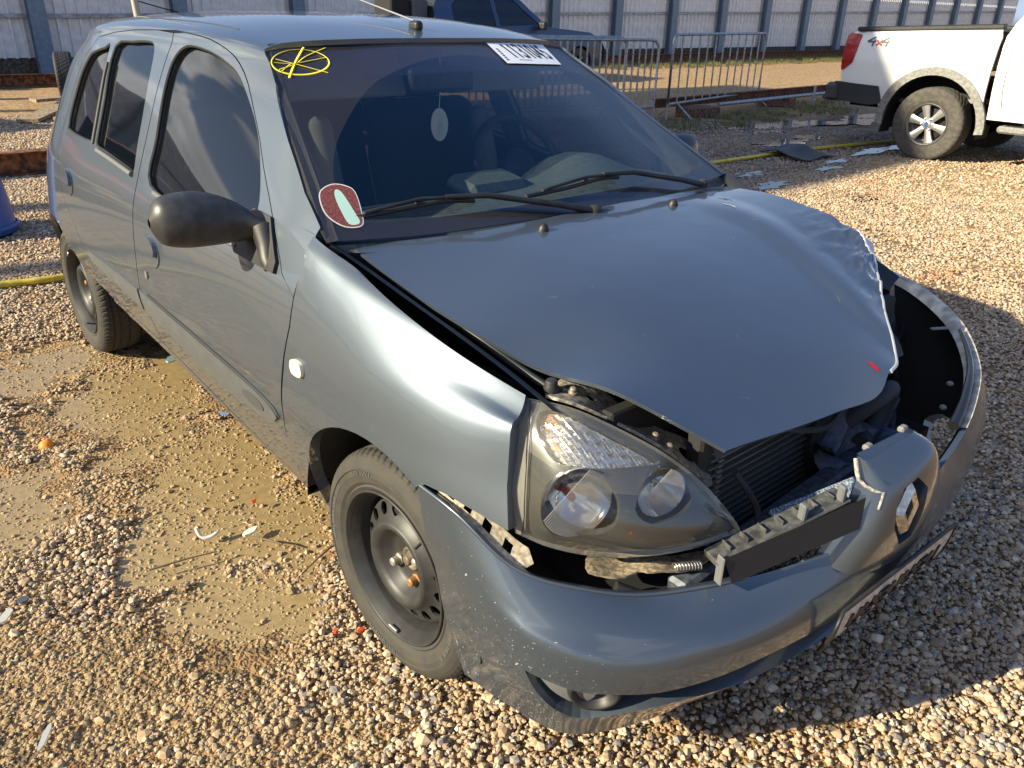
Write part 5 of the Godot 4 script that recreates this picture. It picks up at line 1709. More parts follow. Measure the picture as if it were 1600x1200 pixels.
# ---------------------------------------------------------------- fence, beams, barriers
func build_fence() -> void:
	var at := Vector3(0, 0, -17.6)
	var f := base("metal_fence", "tall grey corrugated metal fence with blue-grey steel columns across the background", "fence", at)
	var pitch := 2.72
	# one corrugated sheet, shared
	var sh := MB.new()
	var prof := PackedVector2Array()
	var ribs := 13
	for i in ribs:
		var x := (i + .0) / ribs * pitch
		var w := pitch / ribs
		prof.append_array(PackedVector2Array([Vector2(x, 0), Vector2(x + w * .66, 0), Vector2(x + w * .72, .06), Vector2(x + w * .92, .06)]))
	prof.append(Vector2(pitch, 0))
	for lvl in [[.35, 2.2], [2.22, 3.6]]:
		for i in prof.size() - 1:
			var a := Vector3(prof[i].x, lvl[0], prof[i].y); var b := Vector3(prof[i + 1].x, lvl[0], prof[i + 1].y)
			sh.flat(a, b, b + Vector3(0, lvl[1] - lvl[0], 0), a + Vector3(0, lvl[1] - lvl[0], 0), Vector3((a.x + b.x) * .5, (lvl[0] + lvl[1]) * .5, -4))
	var sheet := sh.mesh()
	var col := MB.new()
	box(Vector3(0, 1.8, .10), Vector3(.30, 3.6, .012), 0.0, Basis.IDENTITY, col)
	box(Vector3(0, 1.8, .30), Vector3(.30, 3.6, .012), 0.0, Basis.IDENTITY, col)
	box(Vector3(0, 1.8, .20), Vector3(.012, 3.6, .19), 0.0, Basis.IDENTITY, col)
	box(Vector3(0, .03, .20), Vector3(.40, .06, .34), 0.0, Basis.IDENTITY, col)
	var colm := col.mesh()
	var bolts := MB.new()
	for i in 30:
		for s in [-1.0, 1.0]:
			lathe(V2([0, .012, .010, .011, .012, 0]), Transform3D(Basis(Vector3.RIGHT, PI * .5), Vector3(s * .115, .35 + i * .11, .306)), 6, false, bolts)
	var boltm := bolts.mesh()
	for k in range(-4, 18):
		var x := 2.62 + k * pitch
		var s := part("sheet_panel", sheet, M.sheet, f)
		s.position = Vector3(x, 0, 0)
		var c := part("steel_column", colm, M.column, f)
		c.position = Vector3(x, 0, 0)
		if k >= -1 and k < 2:
			var bo := part("column_bolts", boltm, M.column, c)
			bo.set_meta("kind", "stuff")
		# rails between the columns, following the slope of the yard
		var y := 1.10 + .0172 * (x - 2.3)
		for h in [0.0, 1.75]:
			var r := MB.new()
			bar(Vector3(.16, y + h, .075), Vector3(pitch - .16, y + h + .0172 * pitch, .075), .06, .075, .004, r)
			var ro := part("fence_rail", r, M.sheet_dark, f)
			ro.position = Vector3(x, 0, 0)
		var kk := part("base_board", box(Vector3(pitch * .5, .19, .02), Vector3(pitch - .02, .34, .05), 0.0), M.base_board, f)
		kk.position = Vector3(x, 0, 0)
	# a slack cable in front of the sheets
	var cb := []
	for i in 24:
		var t := i / 23.0
		cb.append(Vector3(lerpf(2.6, 9.4, t), 1.95 - 1.1 * t - .35 * sin(t * PI), -16.9))
	tag(part("slack_cable", tube(cb, .012, 5), M.black), "thin dark cable sagging in front of the fence at the left", "cable")
	# second run seen mirrored in the car's side windows
	var g := base("side_fence", "corrugated fence closing the yard on the left, beyond the photo's edge", "fence", Vector3(-15.0, 0, 6.0), PI * .5)
	for k in 9:
		var s := part("sheet_panel", sheet, M.sheet, g)
		s.position = Vector3(k * pitch, 0, 0)
		var c := part("steel_column", colm, M.column, g)
		c.position = Vector3(k * pitch, 0, 0)
	# light pole
	var pl := base("light_pole", "slim pale pole standing before the fence, behind the car roof", "pole", Vector3(4.05, 0, -15.9))
	part("shaft", lathe(V2([0, .07, 6.0, .05, 6.0, 0]), Transform3D(Basis.from_euler(Vector3(0, 0, .05)), Vector3.ZERO), 12), M.pale_pole, pl)
	part("foot_plate", box(Vector3(0, .02, 0), Vector3(.3, .04, .3), .005), M.column, pl)

func beam(called: String, a: Vector3, b: Vector3, h: float, label: String, m: Material, group := "") -> void:
	var o := base(called, label, "beam", (a + b) * .5 * Vector3(1, 0, 1), atan2((b - a).x, (b - a).z), group)
	var L := (b - a).length() * .5
	var y := a.y
	part("flange", box(Vector3(0, y + .008, 0), Vector3(h * .7, .016, 2 * L), .003), m, o)
	part("flange", box(Vector3(0, y + h - .008, 0), Vector3(h * .7, .016, 2 * L), .003), m, o)
	part("web", box(Vector3(0, y + h * .5, 0), Vector3(.012, h - .034, 2 * L), 0.0), m, o)

func barrier(at: Vector3, turn: float, W: float, H: float, n: int, label: String) -> void:
	var o := base("crowd_barrier", label, "barrier", at, turn, "steel crowd barriers behind the car")
	var r := .12
	var fr := []
	fr.append(Vector3(0, .22, 0))
	for k in 7:
		var a := PI - k * PI * .5 / 6
		fr.append(Vector3(r + cos(a) * r, H - r + sin(a) * r, 0))
	for k in 7:
		var a := PI * .5 - k * PI * .5 / 6
		fr.append(Vector3(W - r + cos(a) * r, H - r + sin(a) * r, 0))
	fr.append(Vector3(W, .22, 0))
	part("frame", tube(fr, .021, 10, true), M.galv, o)
	var bm := tube(V3([0, .22, 0, 0, H - .01, 0]), .0125, 8).mesh()
	for k in n:
		var b := part("bar", bm, M.galv, o)
		b.position = Vector3(W * (k + 1) / (n + 1), 0, 0)
	for x in [.25, W - .25]:
		var ft := MB.new()
		bar(Vector3(x, .24, 0), Vector3(x, .02, .28), .04, .012, 0.0, ft)
		bar(Vector3(x, .24, 0), Vector3(x, .02, -.28), .04, .012, 0.0, ft)
		part("foot", ft, M.galv, o)
	for s in [0.0, W]:
		part("leg", tube(V3([s, .23, 0, s, .01, 0]), .019, 8), M.galv, o)

func build_yard() -> void:
	barrier(Vector3(7.88, 0, -6.49), PI + -.30, 2.35, 1.10, 22, "steel crowd barrier nearest the windscreen, front one of two")
	barrier(Vector3(7.62, 0, -6.86), PI + -.30, 2.35, 1.12, 22, "steel crowd barrier standing just behind the front one")
	barrier(Vector3(8.20, .02, -6.50), .187, 3.28, 1.15, 11, "long open steel barrier on the right, its bars widely spaced")
	beam("rusty_beam", Vector3(-3.5, .0, -7.12), Vector3(2.6, .0, -7.02), .20, "rusty steel beam on the gravel left of the car's tail", M.rust)
	beam("rusty_beam", Vector3(-6.0, .02, -15.6), Vector3(8.0, .02, -15.4), .20, "rusty steel beam along the foot of the fence at the left", M.rust)
	beam("rusty_beam", Vector3(8.3, .15, -6.85), Vector3(16.5, .15, -7.15), .13, "low rusty beam on blocks behind the barriers", M.rust)
	beam("rusty_beam", Vector3(8.0, .02, -16.3), Vector3(34.0, .02, -16.9), .22, "dark rusty beam along the foot of the fence at the right", M.rust)
	tag(part("white_pipe", tube(V3([9.6, .16, -6.62, 14.6, .17, -6.90]), .03, 10), M.galv), "pale steel pipe lying along the low rusty beam", "pipe")
	for q in [[9.15, -6.66, "left"], [11.75, -6.95, "middle"], [14.2, -7.05, "right"]]:
		var bl := box(Vector3(q[0], .075, q[1]), Vector3(.62, .15, .34), .012, Basis(Vector3.UP, .1 + q[0]))
		tag(part("concrete_block", bl, M.rust_block), "squat rusty brown block under the low beam, the %s one" % q[2], "block", "blocks under the beam")
	tag(part("steel_post", tube(V3([12.3, 0, -6.55, 12.3, .34, -6.55]), .025, 8), M.galv), "short steel stub post standing beside the low beam", "post")
	# tyre halves by the left column, planks, blue tub
	for q in [[Vector3(1.62, .36, -13.0), -.27, "black tyre standing on edge before the left fence column"], [Vector3(2.45, .34, -13.9), -.2, "second black tyre half hidden behind the car's tail"]]:
		var t := base("upright_tyre", q[2], "tyre", q[0] * Vector3(1, 0, 1), q[1])
		var b := Basis(Vector3(0, 0, 1), Vector3(-1, 0, 0), Vector3(0, -1, 0))
		var w := part("tyre", tyre_mesh(.36, .24, .21, 40), M.black_rubber, t)
		w.transform = Transform3D(b, Vector3(.12, .35, 0))
	var pk := [[Vector3(.75, .03, -10.6), Vector3(1.85, .10, -12.4), .26, "long weathered plank lying below the upright tyre"], [Vector3(1.15, .03, -10.6), Vector3(2.0, .05, -11.5), .24, "shorter plank right of the long one, half behind the car"], [Vector3(1.2, .10, -12.3), Vector3(2.6, .12, -12.6), .22, "dark plank across the far end of the long one"]]
	for q in pk:
		tag(part("wooden_plank", bar(q[0], q[1], q[2], .04, .003), M.plank), q[3], "plank")
	var tub := base("blue_drum", "bright blue plastic tub at the left edge of the photo", "drum", Vector3(-.83, 0, -5.05))
	part("body", lathe(V2([0, .0, .0, .30, .03, .31, .62, .245, .66, .25, .67, .24, .67, .0]), Transform3D.IDENTITY, 36), M.blue_plastic, tub)
	part("rim_band", lathe(V2([.03, .312, .05, .325, .07, .312]), Transform3D.IDENTITY, 36), M.blue_plastic, tub)
	# unseen shed added beyond the left edge so its roof shades the middle yard
	var sd := base("added_shade_shed", "unseen open steel shed added out of view at left to shade the yard", "shed", Vector3(-16.0, 0, -13.95))
	part("roof", box(Vector3(-.1, 12.0, 0), Vector3(13.0, .14, 7.4), .01), M.sheet_dark, sd)
	for x in [-6.0, -.2, 5.4]:
		part("roof_beam", box(Vector3(x, 11.8, 0), Vector3(.2, .26, 7.2), .01), M.column, sd)
		for z in [-3.4, 3.4]:
			part("post", box(Vector3(x, 5.85, z), Vector3(.22, 11.7, .22), .01), M.column, sd)

# ---------------------------------------------------------------- other vehicles: local +Z forward, near side at -X
func veh_wheel(root: Node3D, at: Vector3, R: float, side: float, spokes: int) -> void:
	var w := Node3D.new()
	w.name = name_under(root, "wheel")
	root.add_child(w, true)
	var b := Basis(Vector3(0, 0, 1), Vector3(-1, 0, 0), Vector3(0, -1, 0)) if side < 0 else Basis(Vector3(0, 0, -1), Vector3(1, 0, 0), Vector3(0, -1, 0))
	w.transform = Transform3D(b, at)
	var rim := R * .57
	part("tyre", tyre_mesh(R, .26, rim, 44), M.tyre_dusty, w)
	part("rim", lathe([Vector2(-.02, rim), Vector2(-.004, rim + .002), Vector2(0, rim - .006), Vector2(-.012, rim - .018), Vector2(-.03, rim - .026), Vector2(-.11, rim - .035), Vector2(-.13, 0)], Transform3D.IDENTITY, 48), M.alloy_dark, w)
	var sp := MB.new()
	for k in spokes:
		var a := TAU * k / spokes + .25
		var d := Vector3(cos(a), 0, sin(a))
		var s := Vector3(-sin(a), 0, cos(a))
		var f := func(u: float, v: float) -> Vector3:
			var r := lerpf(.045, rim - .012, u)
			var wdt := lerpf(.030, .050, u * u)
			return d * r + s * wdt * v + Vector3(0, -.022 + .010 * u - .008 * v * v, 0)
		surf(f, 0, 1, 6, -1, 1, 4, Vector3(0, -4, 0), 0.0, sp)
		for e in [-1.0, 1.0]:
			surf(func(u, v): return f.call(u, e) + Vector3(0, -.03 * v, 0), 0, 1, 4, 0, 1, 1, d * .2, 0.0, sp)
	part("spokes", sp, M.alloy, w)
	part("hub_cap", lathe(V2([-.03, .056, -.018, .05, -.010, .036, -.006, .03, -.006, 0]), Transform3D.IDENTITY, 24), M.alloy, w)
	part("cap_badge", prism(circle2(Vector2.ZERO, .030, .021, 24), .003, Transform3D(Basis(Vector3(0, 0, 1), Vector3(1, 0, 0), Vector3(0, 1, 0)).orthonormalized(), Vector3(0, -.006, 0))), M.badge_blue, w)
	for k in 6:
		var a := TAU * k / 6
		part("wheel_nut", lathe(V2([-.022, .010, -.008, .010, -.006, 0]), Transform3D(Basis.IDENTITY, Vector3(cos(a) * .062, 0, sin(a) * .062)), 6, false), M.alloy, w)
	part("brake", lathe(V2([-.15, .17, -.09, .17, -.088, 0]), Transform3D.IDENTITY, 24), M.black, w)

func side_x(tab: Array, y: float) -> float:
	for i in tab.size() - 1:
		if y <= tab[i + 1][0]:
			var t := clampf((y - tab[i][0]) / (tab[i + 1][0] - tab[i][0]), 0, 1)
			return lerpf(tab[i][1], tab[i + 1][1], t * t * (3 - 2 * t) * .5 + t * .5)
	return tab[tab.size() - 1][1]

# strip from side to side along an outline run
func span(run: Array, tab: Array, inset: float, mb: MB, c: Vector3, z0 := -99.0) -> void:
	for i in run.size() - 1:
		var a: Vector2 = run[i]; var b: Vector2 = run[i + 1]
		var xa := side_x(tab, a.y) - inset; var xb := side_x(tab, b.y) - inset
		var m := 8
		for k in m:
			var u0 := lerpf(-1, 1, float(k) / m); var u1 := lerpf(-1, 1, float(k + 1) / m)
			var bul := func(u: float, q: Vector2, x: float) -> Vector3: return Vector3(u * x, q.y + .035 * (1 - u * u), q.x)
			mb.flat(bul.call(u0, a, xa), bul.call(u1, a, xa), bul.call(u1, b, xb), bul.call(u0, b, xb), c)

func build_pickup(root: Node3D, paint: Material, detail: bool) -> void:
	var tab := [[.40, .90], [.55, .915], [.80, .945], [1.0, .95], [1.18, .93], [1.33, .885], [1.42, .84], [1.62, .74], [1.80, .66]]
	var C := Vector3(0, .8, 1.2)
	var f := func(u: float, w: float) -> Vector3:
		var x := side_x(tab, w)
		x -= .55 * pow(maxf(0.0, -.86 - u), 1.6)
		return Vector3(-x, w, u)
	var CELL := Vector2(.09, .06)
	var arch := arc2(Vector2(0, .385), .52, -8, 188, 22)
	var bed := V2([-1.13, .76, -1.16, .98, -1.12, 1.24, -1.0, 1.325, .52, 1.382, .545, 1.30, .53, .50])
	bed.append_array(arch)
	bed.append_array(V2([-.62, .58]))
	var bm := panel(f, Geometry2D.offset_polygon(PackedVector2Array(bed), -.004)[0], [], CELL, .03, C)
	var bo := part("bed_side", bm, paint, root)
	part("bed_side", bm.mirrored(), paint, root)
	# fender flare
	var ring := arc2(Vector2(0, .385), .60, -4, 184, 26)
	var inn := arc2(Vector2(0, .385), .515, -6, 186, 26)
	inn.reverse()
	ring.append_array(inn)
	var fl := panel(f, PackedVector2Array(ring), [], Vector2(.06, .06), .035, C, .022)
	part("fender_flare", fl, M.flare, root)
	part("fender_flare", fl.mirrored(), M.flare, root)
	# rail caps, tailgate, bumper
	var cap := MB.new()
	for s in [-1.0, 1.0]:
		bar(Vector3(s * .87, 1.325, -1.02), Vector3(s * .85, 1.40, .54), .09, .05, .012, cap)
	box(Vector3(0, 1.33, -.24), Vector3(1.66, .03, 1.5), 0.0, Basis(Vector3.RIGHT, -.045), cap)
	part("rail_cap", cap, M.black_plastic, root)
	part("tailgate", box(Vector3(0, 1.02, -1.10), Vector3(1.50, .56, .08), .02), paint, root)
	var lampf := panel(f, PackedVector2Array(smooth_line(V2([-1.145, 1.255, -1.06, 1.275, -.965, 1.27, -.955, 1.23, -.99, 1.0, -1.02, .955, -1.12, .885, -1.15, .93]), 2, true)), [], Vector2(.05, .05), .02, C, .012)
	part("tail_lamp", lampf, M.red_lens, root)
	part("tail_lamp", lampf.mirrored(), M.red_lens, root)
	var bp := MB.new()
	panel(f, PackedVector2Array(V2([-1.18, .55, -1.20, .75, -1.10, .755, -.62, .74, -.56, .56, -.70, .53])), [], CELL, .04, C, .02, -1.0, bp)
	bp.add(bp.mirrored())
	box(Vector3(0, .63, -1.26), Vector3(1.66, .20, .16), .03, Basis.IDENTITY, bp)
	box(Vector3(-.84, .63, -1.22), Vector3(.12, .19, .14), .03, Basis.IDENTITY, bp)
	part("rear_bumper", bp, M.bumper_grey, root)
	# mud flap, inner arch, frame
	var uf := MB.new()
	for s in [-1.0, 1.0]:
		surf(func(u, w): return Vector3(s * w, .385 + sin(u) * .53, cos(u) * .53), -.2, PI + .2, 16, .55, .90, 1, Vector3(0, 3, 0), 0.0, uf)
		box(Vector3(s * .45, .55, 1.3), Vector3(.12, .16, 4.9), 0.0, Basis.IDENTITY, uf)
	box(Vector3(0, .70, -.2), Vector3(1.2, .3, 1.9), 0.0, Basis.IDENTITY, uf)
	box(Vector3(0, .385, 0), Vector3(1.5, .12, .12), .02, Basis.IDENTITY, uf)
	part("chassis", uf, M.black, root)
	part("leaf_spring", bar(Vector3(-.62, .58, -.55), Vector3(-.62, .66, .55), .07, .05, .006), M.steel_dull, root)
	for s in [-1.0, 1.0]:
		part("mud_flap", box(Vector3(s * .80, .46, -.50), Vector3(.24, .44, .014), .004, Basis(Vector3.RIGHT, .12)), M.black_plastic, root)
	# cab
	var cab := V2([.60, .50, .585, 1.30, .62, 1.42, .74, 1.66, .86, 1.77, 1.1, 1.81, 1.8, 1.815, 2.1, 1.77, 2.62, 1.24, 2.70, 1.17, 3.45, 1.08, 3.72, .98, 3.78, .80, 3.76, .50])
	cab.append_array(arc2(Vector2(3.22, .385), .50, 12, 168, 18))
	var w1 := PackedVector2Array(V2([.80, 1.20, .83, 1.45, .96, 1.68, 1.45, 1.69, 1.45, 1.18]))
	var w2 := PackedVector2Array(V2([1.53, 1.18, 1.53, 1.69, 1.95, 1.69, 2.15, 1.52, 2.42, 1.20]))
	var cm := panel(f, PackedVector2Array(cab), [w1, w2], CELL, .03, C)
	part("cab_side", cm, paint, root)
	part("cab_side", cm.mirrored(), paint, root)
	for w in [w1, w2]:
		var wm := panel(f, w, [], CELL, 0.0, C, -.015)
		part("side_window", wm, M.dark_glass, root)
		part("side_window", wm.mirrored(), M.dark_glass, root)
	# the shut lines of the doors
	for s in [-1.0, 1.0]:
		for q in [[.70, 1.30, .69, .90, .72, .62], [1.49, 1.18, 1.49, .8, 1.50, .56], [2.48, 1.16, 2.50, .8, 2.48, .60]]:
			var ln := []
			for p: Vector2 in smooth_line(V2(q), 6):
				var g: Vector3 = f.call(p.x, p.y)
				ln.append(Vector3(g.x * -s, g.y, g.z) if s > 0 else g)
			part("door_joint", tube(ln, .005, 5), M.joint, root)
		part("door_handle", box(Vector3(s * .955, 1.06, .88), Vector3(.03, .03, .16), .01), paint, root)
		part("door_handle", box(Vector3(s * .955, 1.06, 1.66), Vector3(.03, .03, .16), .01), paint, root)
		part("side_mirror", soft_box(Vector3(s * 1.05, 1.24, 2.28), Vector3(.22, .17, .12), .05), M.black_plastic, root)
		part("side_step", box(Vector3(s * .90, .42, 1.62), Vector3(.17, .07, 1.75), .02), M.flare, root)
		part("step_top", box(Vector3(s * .90, .458, 1.62), Vector3(.13, .008, 1.60), .002), M.black_plastic, root)
	var sk := MB.new()
	span(V2([.585, 1.0, .585, 1.30, .62, 1.42, .74, 1.66, .86, 1.77, 1.1, 1.81, 1.8, 1.815, 2.1, 1.77]), tab, 0.0, sk, C)
	span(V2([2.62, 1.24, 2.70, 1.17, 3.45, 1.08, 3.72, .98, 3.78, .80, 3.76, .50]), tab, 0.0, sk, C)
	part("cab_skin", sk, paint, root)
	var ws := MB.new()
	span(V2([2.1, 1.77, 2.62, 1.24]), tab, .01, ws, C)
	part("windscreen", ws, M.dark_glass, root)
	for s in [-1.0, 1.0]:
		veh_wheel(root, Vector3(s * .93, .385, 0), .39, s, 6)
		veh_wheel(root, Vector3(s * .93, .385, 3.22), .39, s, 6)
	# 4x4 decal
	if detail:
		var dec := Node3D.new()
		dec.name = "decal"
		root.add_child(dec)
		var t := Transform3D(Basis(Vector3(0, 0, 1), Vector3(0, 1, 0), Vector3(-1, 0, 0)), Vector3.ZERO)
		for g in [["4", -.86], ["x", -.755], ["4", -.70]]:
			var mb := MB.new()
			var st: Array = [[.85, 1, 0, .42, 1.0, .42], [.85, .72, .62, -.12]] if g[0] == "4" else [[0, .62, .9, 0], [.9, .66, 0, -.04]]
			for q in st:
				var p := V2(q)
				for i in p.size() - 1:
					var a := Vector2(g[1] + p[i].x * .10 * (.8 if g[0] == "x" else 1.0), 1.165 + p[i].y * .085)
					var b := Vector2(g[1] + p[i + 1].x * .10 * (.8 if g[0] == "x" else 1.0), 1.165 + p[i + 1].y * .085)
					var o := (b - a).normalized().orthogonal() * .010
					panel(f, PackedVector2Array([a - o, a + o, b + o, b - o]), [], Vector2(.03, .03), 0.0, C, .0025 + i * .0002, -1.0, mb)
			part("decal_letter", mb, M.red_bits if g[0] == "x" else M.slate, dec)

func build_suv(root: Node3D) -> void:
	# origin below the front axle
	var tab := [[.30, .86], [.45, .90], [.70, .925], [.95, .91], [1.08, .88], [1.20, .83], [1.50, .70], [1.72, .60]]
	var C := Vector3(0, .8, -1.2)
	var f := func(u: float, w: float) -> Vector3:
		var x := side_x(tab, w)
		x -= .25 * pow(maxf(0.0, u - .35), 1.5)
		return Vector3(-x, w, u)
	var out := V2([-3.95, .45, -4.0, .80, -3.98, 1.10, -3.90, 1.45, -3.75, 1.66, -3.3, 1.74, -2.2, 1.77, -1.75, 1.72, -1.05, 1.16, -.95, 1.10, .30, 1.0, .68, .86, .82, .66, .84, .40, .62, .28, .42, .30])
	out.append_array(arc2(Vector2(0, .34), .39, 5, 175, 16))
	out.append_array(V2([-.45, .28, -2.35, .28]))
	out.append_array(arc2(Vector2(-2.80, .34), .39, 5, 175, 16))
	out.append_array(V2([-3.3, .34]))
	var w1 := PackedVector2Array(V2([-3.50, 1.14, -3.45, 1.50, -3.25, 1.64, -2.45, 1.67, -2.42, 1.11]))
	var w2 := PackedVector2Array(V2([-2.32, 1.11, -2.34, 1.67, -1.85, 1.64, -1.22, 1.15]))
	var b := panel(f, PackedVector2Array(out), [w1, w2], Vector2(.1, .07), .03, C)
	part("body_side", b, M.suv_paint, root)
	part("body_side", b.mirrored(), M.suv_paint, root)
	for w in [w1, w2]:
		var wm := panel(f, w, [], Vector2(.1, .07), 0.0, C, -.015)
		part("side_window", wm, M.dark_glass, root)
		part("side_window", wm.mirrored(), M.dark_glass, root)
	var sk := MB.new()
	span(V2([-3.95, .45, -4.0, .80, -3.98, 1.10]), tab, 0.0, sk, C)
	span(V2([-3.75, 1.66, -3.3, 1.74, -2.2, 1.77, -1.75, 1.72]), tab, 0.0, sk, C)
	span(V2([-1.05, 1.16, -.95, 1.10, .30, 1.0, .68, .86, .82, .66, .84, .40]), tab, .02, sk, C)
	part("body_skin", sk, M.suv_paint, root)
	var gl := MB.new()
	span(V2([-3.98, 1.10, -3.90, 1.45, -3.75, 1.66]), tab, .01, gl, C)
	part("rear_window", gl, M.dark_glass, root)
	var ws := MB.new()
	span(V2([-1.75, 1.72, -1.05, 1.16]), tab, .01, ws, C)
	part("windscreen", ws, M.dark_glass, root)
	for s in [-1.0, 1.0]:
		veh_wheel(root, Vector3(s * .90, .34, 0), .345, s, 5)
		veh_wheel(root, Vector3(s * .90, .34, -2.80), .345, s, 5)
		part("side_mirror", soft_box(Vector3(s * 1.02, 1.13, -1.28), Vector3(.24, .17, .13), .055), M.black_plastic, root)
		var ln := []
		for p: Vector2 in V2([-2.37, 1.10, -2.38, .7, -2.36, .36]):
			ln.append(f.call(p.x, p.y) * Vector3(-s, 1, 1))
		part("door_joint", tube(ln, .006, 5), M.joint, root)
		part("head_lamp", soft_box(Vector3(s * .66, .80, .66), Vector3(.34, .14, .20), .05), M.chrome, root)
	part("chassis", box(Vector3(0, .42, -1.5), Vector3(1.5, .24, 4.6), .02), M.black, root)
	part("grille", box(Vector3(0, .72, .83), Vector3(.9, .22, .04), .015), M.black_plastic, root)

func build_vehicles() -> void:
	var p := base("pickup_truck", "white pickup truck with 4x4 lettering and grey wheel arches, cut off by the right edge", "pickup", Vector3(8.99, 0, -2.74))
	build_pickup(p, M.white_paint, true)
	var s := base("suv", "dark blue car standing between the barriers and the fence", "car", Vector3(12.45, 0, -13.45), PI * .5)
	build_suv(s)
	var r := base("red_pickup", "red pickup beyond the left edge, mirrored in the car's rear windows", "pickup", Vector3(-3.9, 0, -13.0), .25)
	build_pickup(r, M.red_paint, false)
	var bx := base("black_crate", "black crate stack rising above the car roof left of the blue car", "crate", Vector3(8.0, 0, -13.2))
	part("lower_box", box(Vector3(0, .55, 0), Vector3(1.0, 1.1, .8), .03), M.black_plastic, bx)
	part("upper_box", box(Vector3(-.1, 1.42, 0), Vector3(.44, .62, .6), .03), M.black, bx)
	part("grey_box", box(Vector3(.33, 1.34, .06), Vector3(.36, .46, .6), .03), M.slate, bx)

func build_grass() -> void:
	var blade := MB.new()
	for k in 5:
		var a := TAU * k / 5.0
		var d := Vector3(cos(a), 0, sin(a))
		var s := Vector3(-sin(a), 0, cos(a)) * .06
		var t := Vector3(d.x * .5, 1.0, d.z * .5)
		var g := d.cross(s).normalized()
		blade.tri(d * .1 - s, d * .1 + s, t, Vector3.UP, Vector3.UP, Vector3.UP)
	var m := blade.mesh()
	var rs := RandomNumberGenerator.new()
	rs.seed = 17
	var xf := []
	var cl := []
	for q in [[7.6, 12.5, -6.6, -5.6, 1500, .07], [12.0, 16.0, -7.2, -6.4, 500, .07], [16.0, 34.0, -16.9, -14.3, 5200, .11], [8.0, 16.0, -16.9, -15.6, 900, .10], [5.5, 8.0, -7.3, -6.2, 500, .07]]:
		for i in q[4]:
			var x := rs.randf_range(q[0], q[1]); var z := rs.randf_range(q[2], q[3])
			if mudn.get_noise_2d(x * 1.1, z * 1.1) < -.06:
				continue
			var h: float = q[5] * rs.randf_range(.4, 1.3)
			xf.append(Transform3D(Basis(Vector3.UP, rs.randf() * TAU).scaled(Vector3(h * .9, h, h * .9)), Vector3(x, .0, z)))
			cl.append(Color(.16, .19, .045).lerp(Color(.40, .34, .13), rs.randf()) )
	var mm := MultiMesh.new()
	mm.transform_format = MultiMesh.TRANSFORM_3D
	mm.use_colors = true
	mm.mesh = m
	mm.instance_count = xf.size()
	for i in xf.size():
		mm.set_instance_transform(i, xf[i])
		mm.set_instance_color(i, cl[i])
	var mi := MultiMeshInstance3D.new()
	mi.name = "grass"
	mi.multimesh = mm
	mi.material_override = M.grass
	add_child(mi)
	mi.set_meta("kind", "stuff")
	mi.set_meta("label", "tufts of short yellow-green weeds at the foot of fence and barriers")

# ---------------------------------------------------------------- sky picture
func sky_picture() -> Image:
	var W := 768
	var H := 384
	var im := Image.create(W, H, false, Image.FORMAT_RGBF)
	var nz := FastNoiseLite.new()
	nz.seed = 44
	nz.noise_type = FastNoiseLite.TYPE_SIMPLEX_SMOOTH
	nz.frequency = 1.9
	nz.fractal_octaves = 5
	var sun := SUN_TO.normalized()
	for j in H:
		var el := (0.5 - (j + 0.5) / H) * PI
		for i in W:
			var az := ((i + 0.5) / W) * TAU
			# Godot's panorama starts along -Z and turns toward +X
			var d := Vector3(cos(el) * sin(az), sin(el), -cos(el) * cos(az))
			var y := maxf(d.y, 0.0)
			var c := Color(.55, .69, .88).lerp(Color(.040, .165, .50), pow(clampf(y * 1.3, 0, 1), .62))
			var sd := maxf(0.0, d.dot(sun))
			c = c + Color(1.0, .92, .78) * (0.35 * pow(sd, 6.0) + 0.9 * pow(sd, 60.0))
			if d.y > 0.0:
				var q := Vector3(d.x, d.y * 1.6, d.z) / (d.y + .30) * 1.15
				var k := nz.get_noise_3d(q.x, q.y, q.z)
				# more cloud low down and toward the sun's side
				var cov := -.12 + .50 * clampf(-d.x * 1.2 - d.z * .30, -1.0, .45) - 1.2 * clampf(d.x + .1, 0.0, .5) - .05 * y
				var a := smoothstep(.08, .22, k * 1.25 + cov)
				var shade := .75 + .5 * nz.get_noise_3d(q.x * 2.1 + 5.0, q.y * 2.1, q.z * 2.1)
				c = c.lerp(Color(1.25, 1.25, 1.27) * shade * (1.0 + .6 * pow(sd, 3.0)), a * .9)
			else:
				c = c.lerp(Color(.26, .22, .17), smoothstep(0.0, -.08, d.y))
			im.set_pixel(i, j, c * SKY_GAIN)
	return im

const SUN_TO := Vector3(-2.04, 1.0, -0.63)
const SKY_GAIN := 0.49

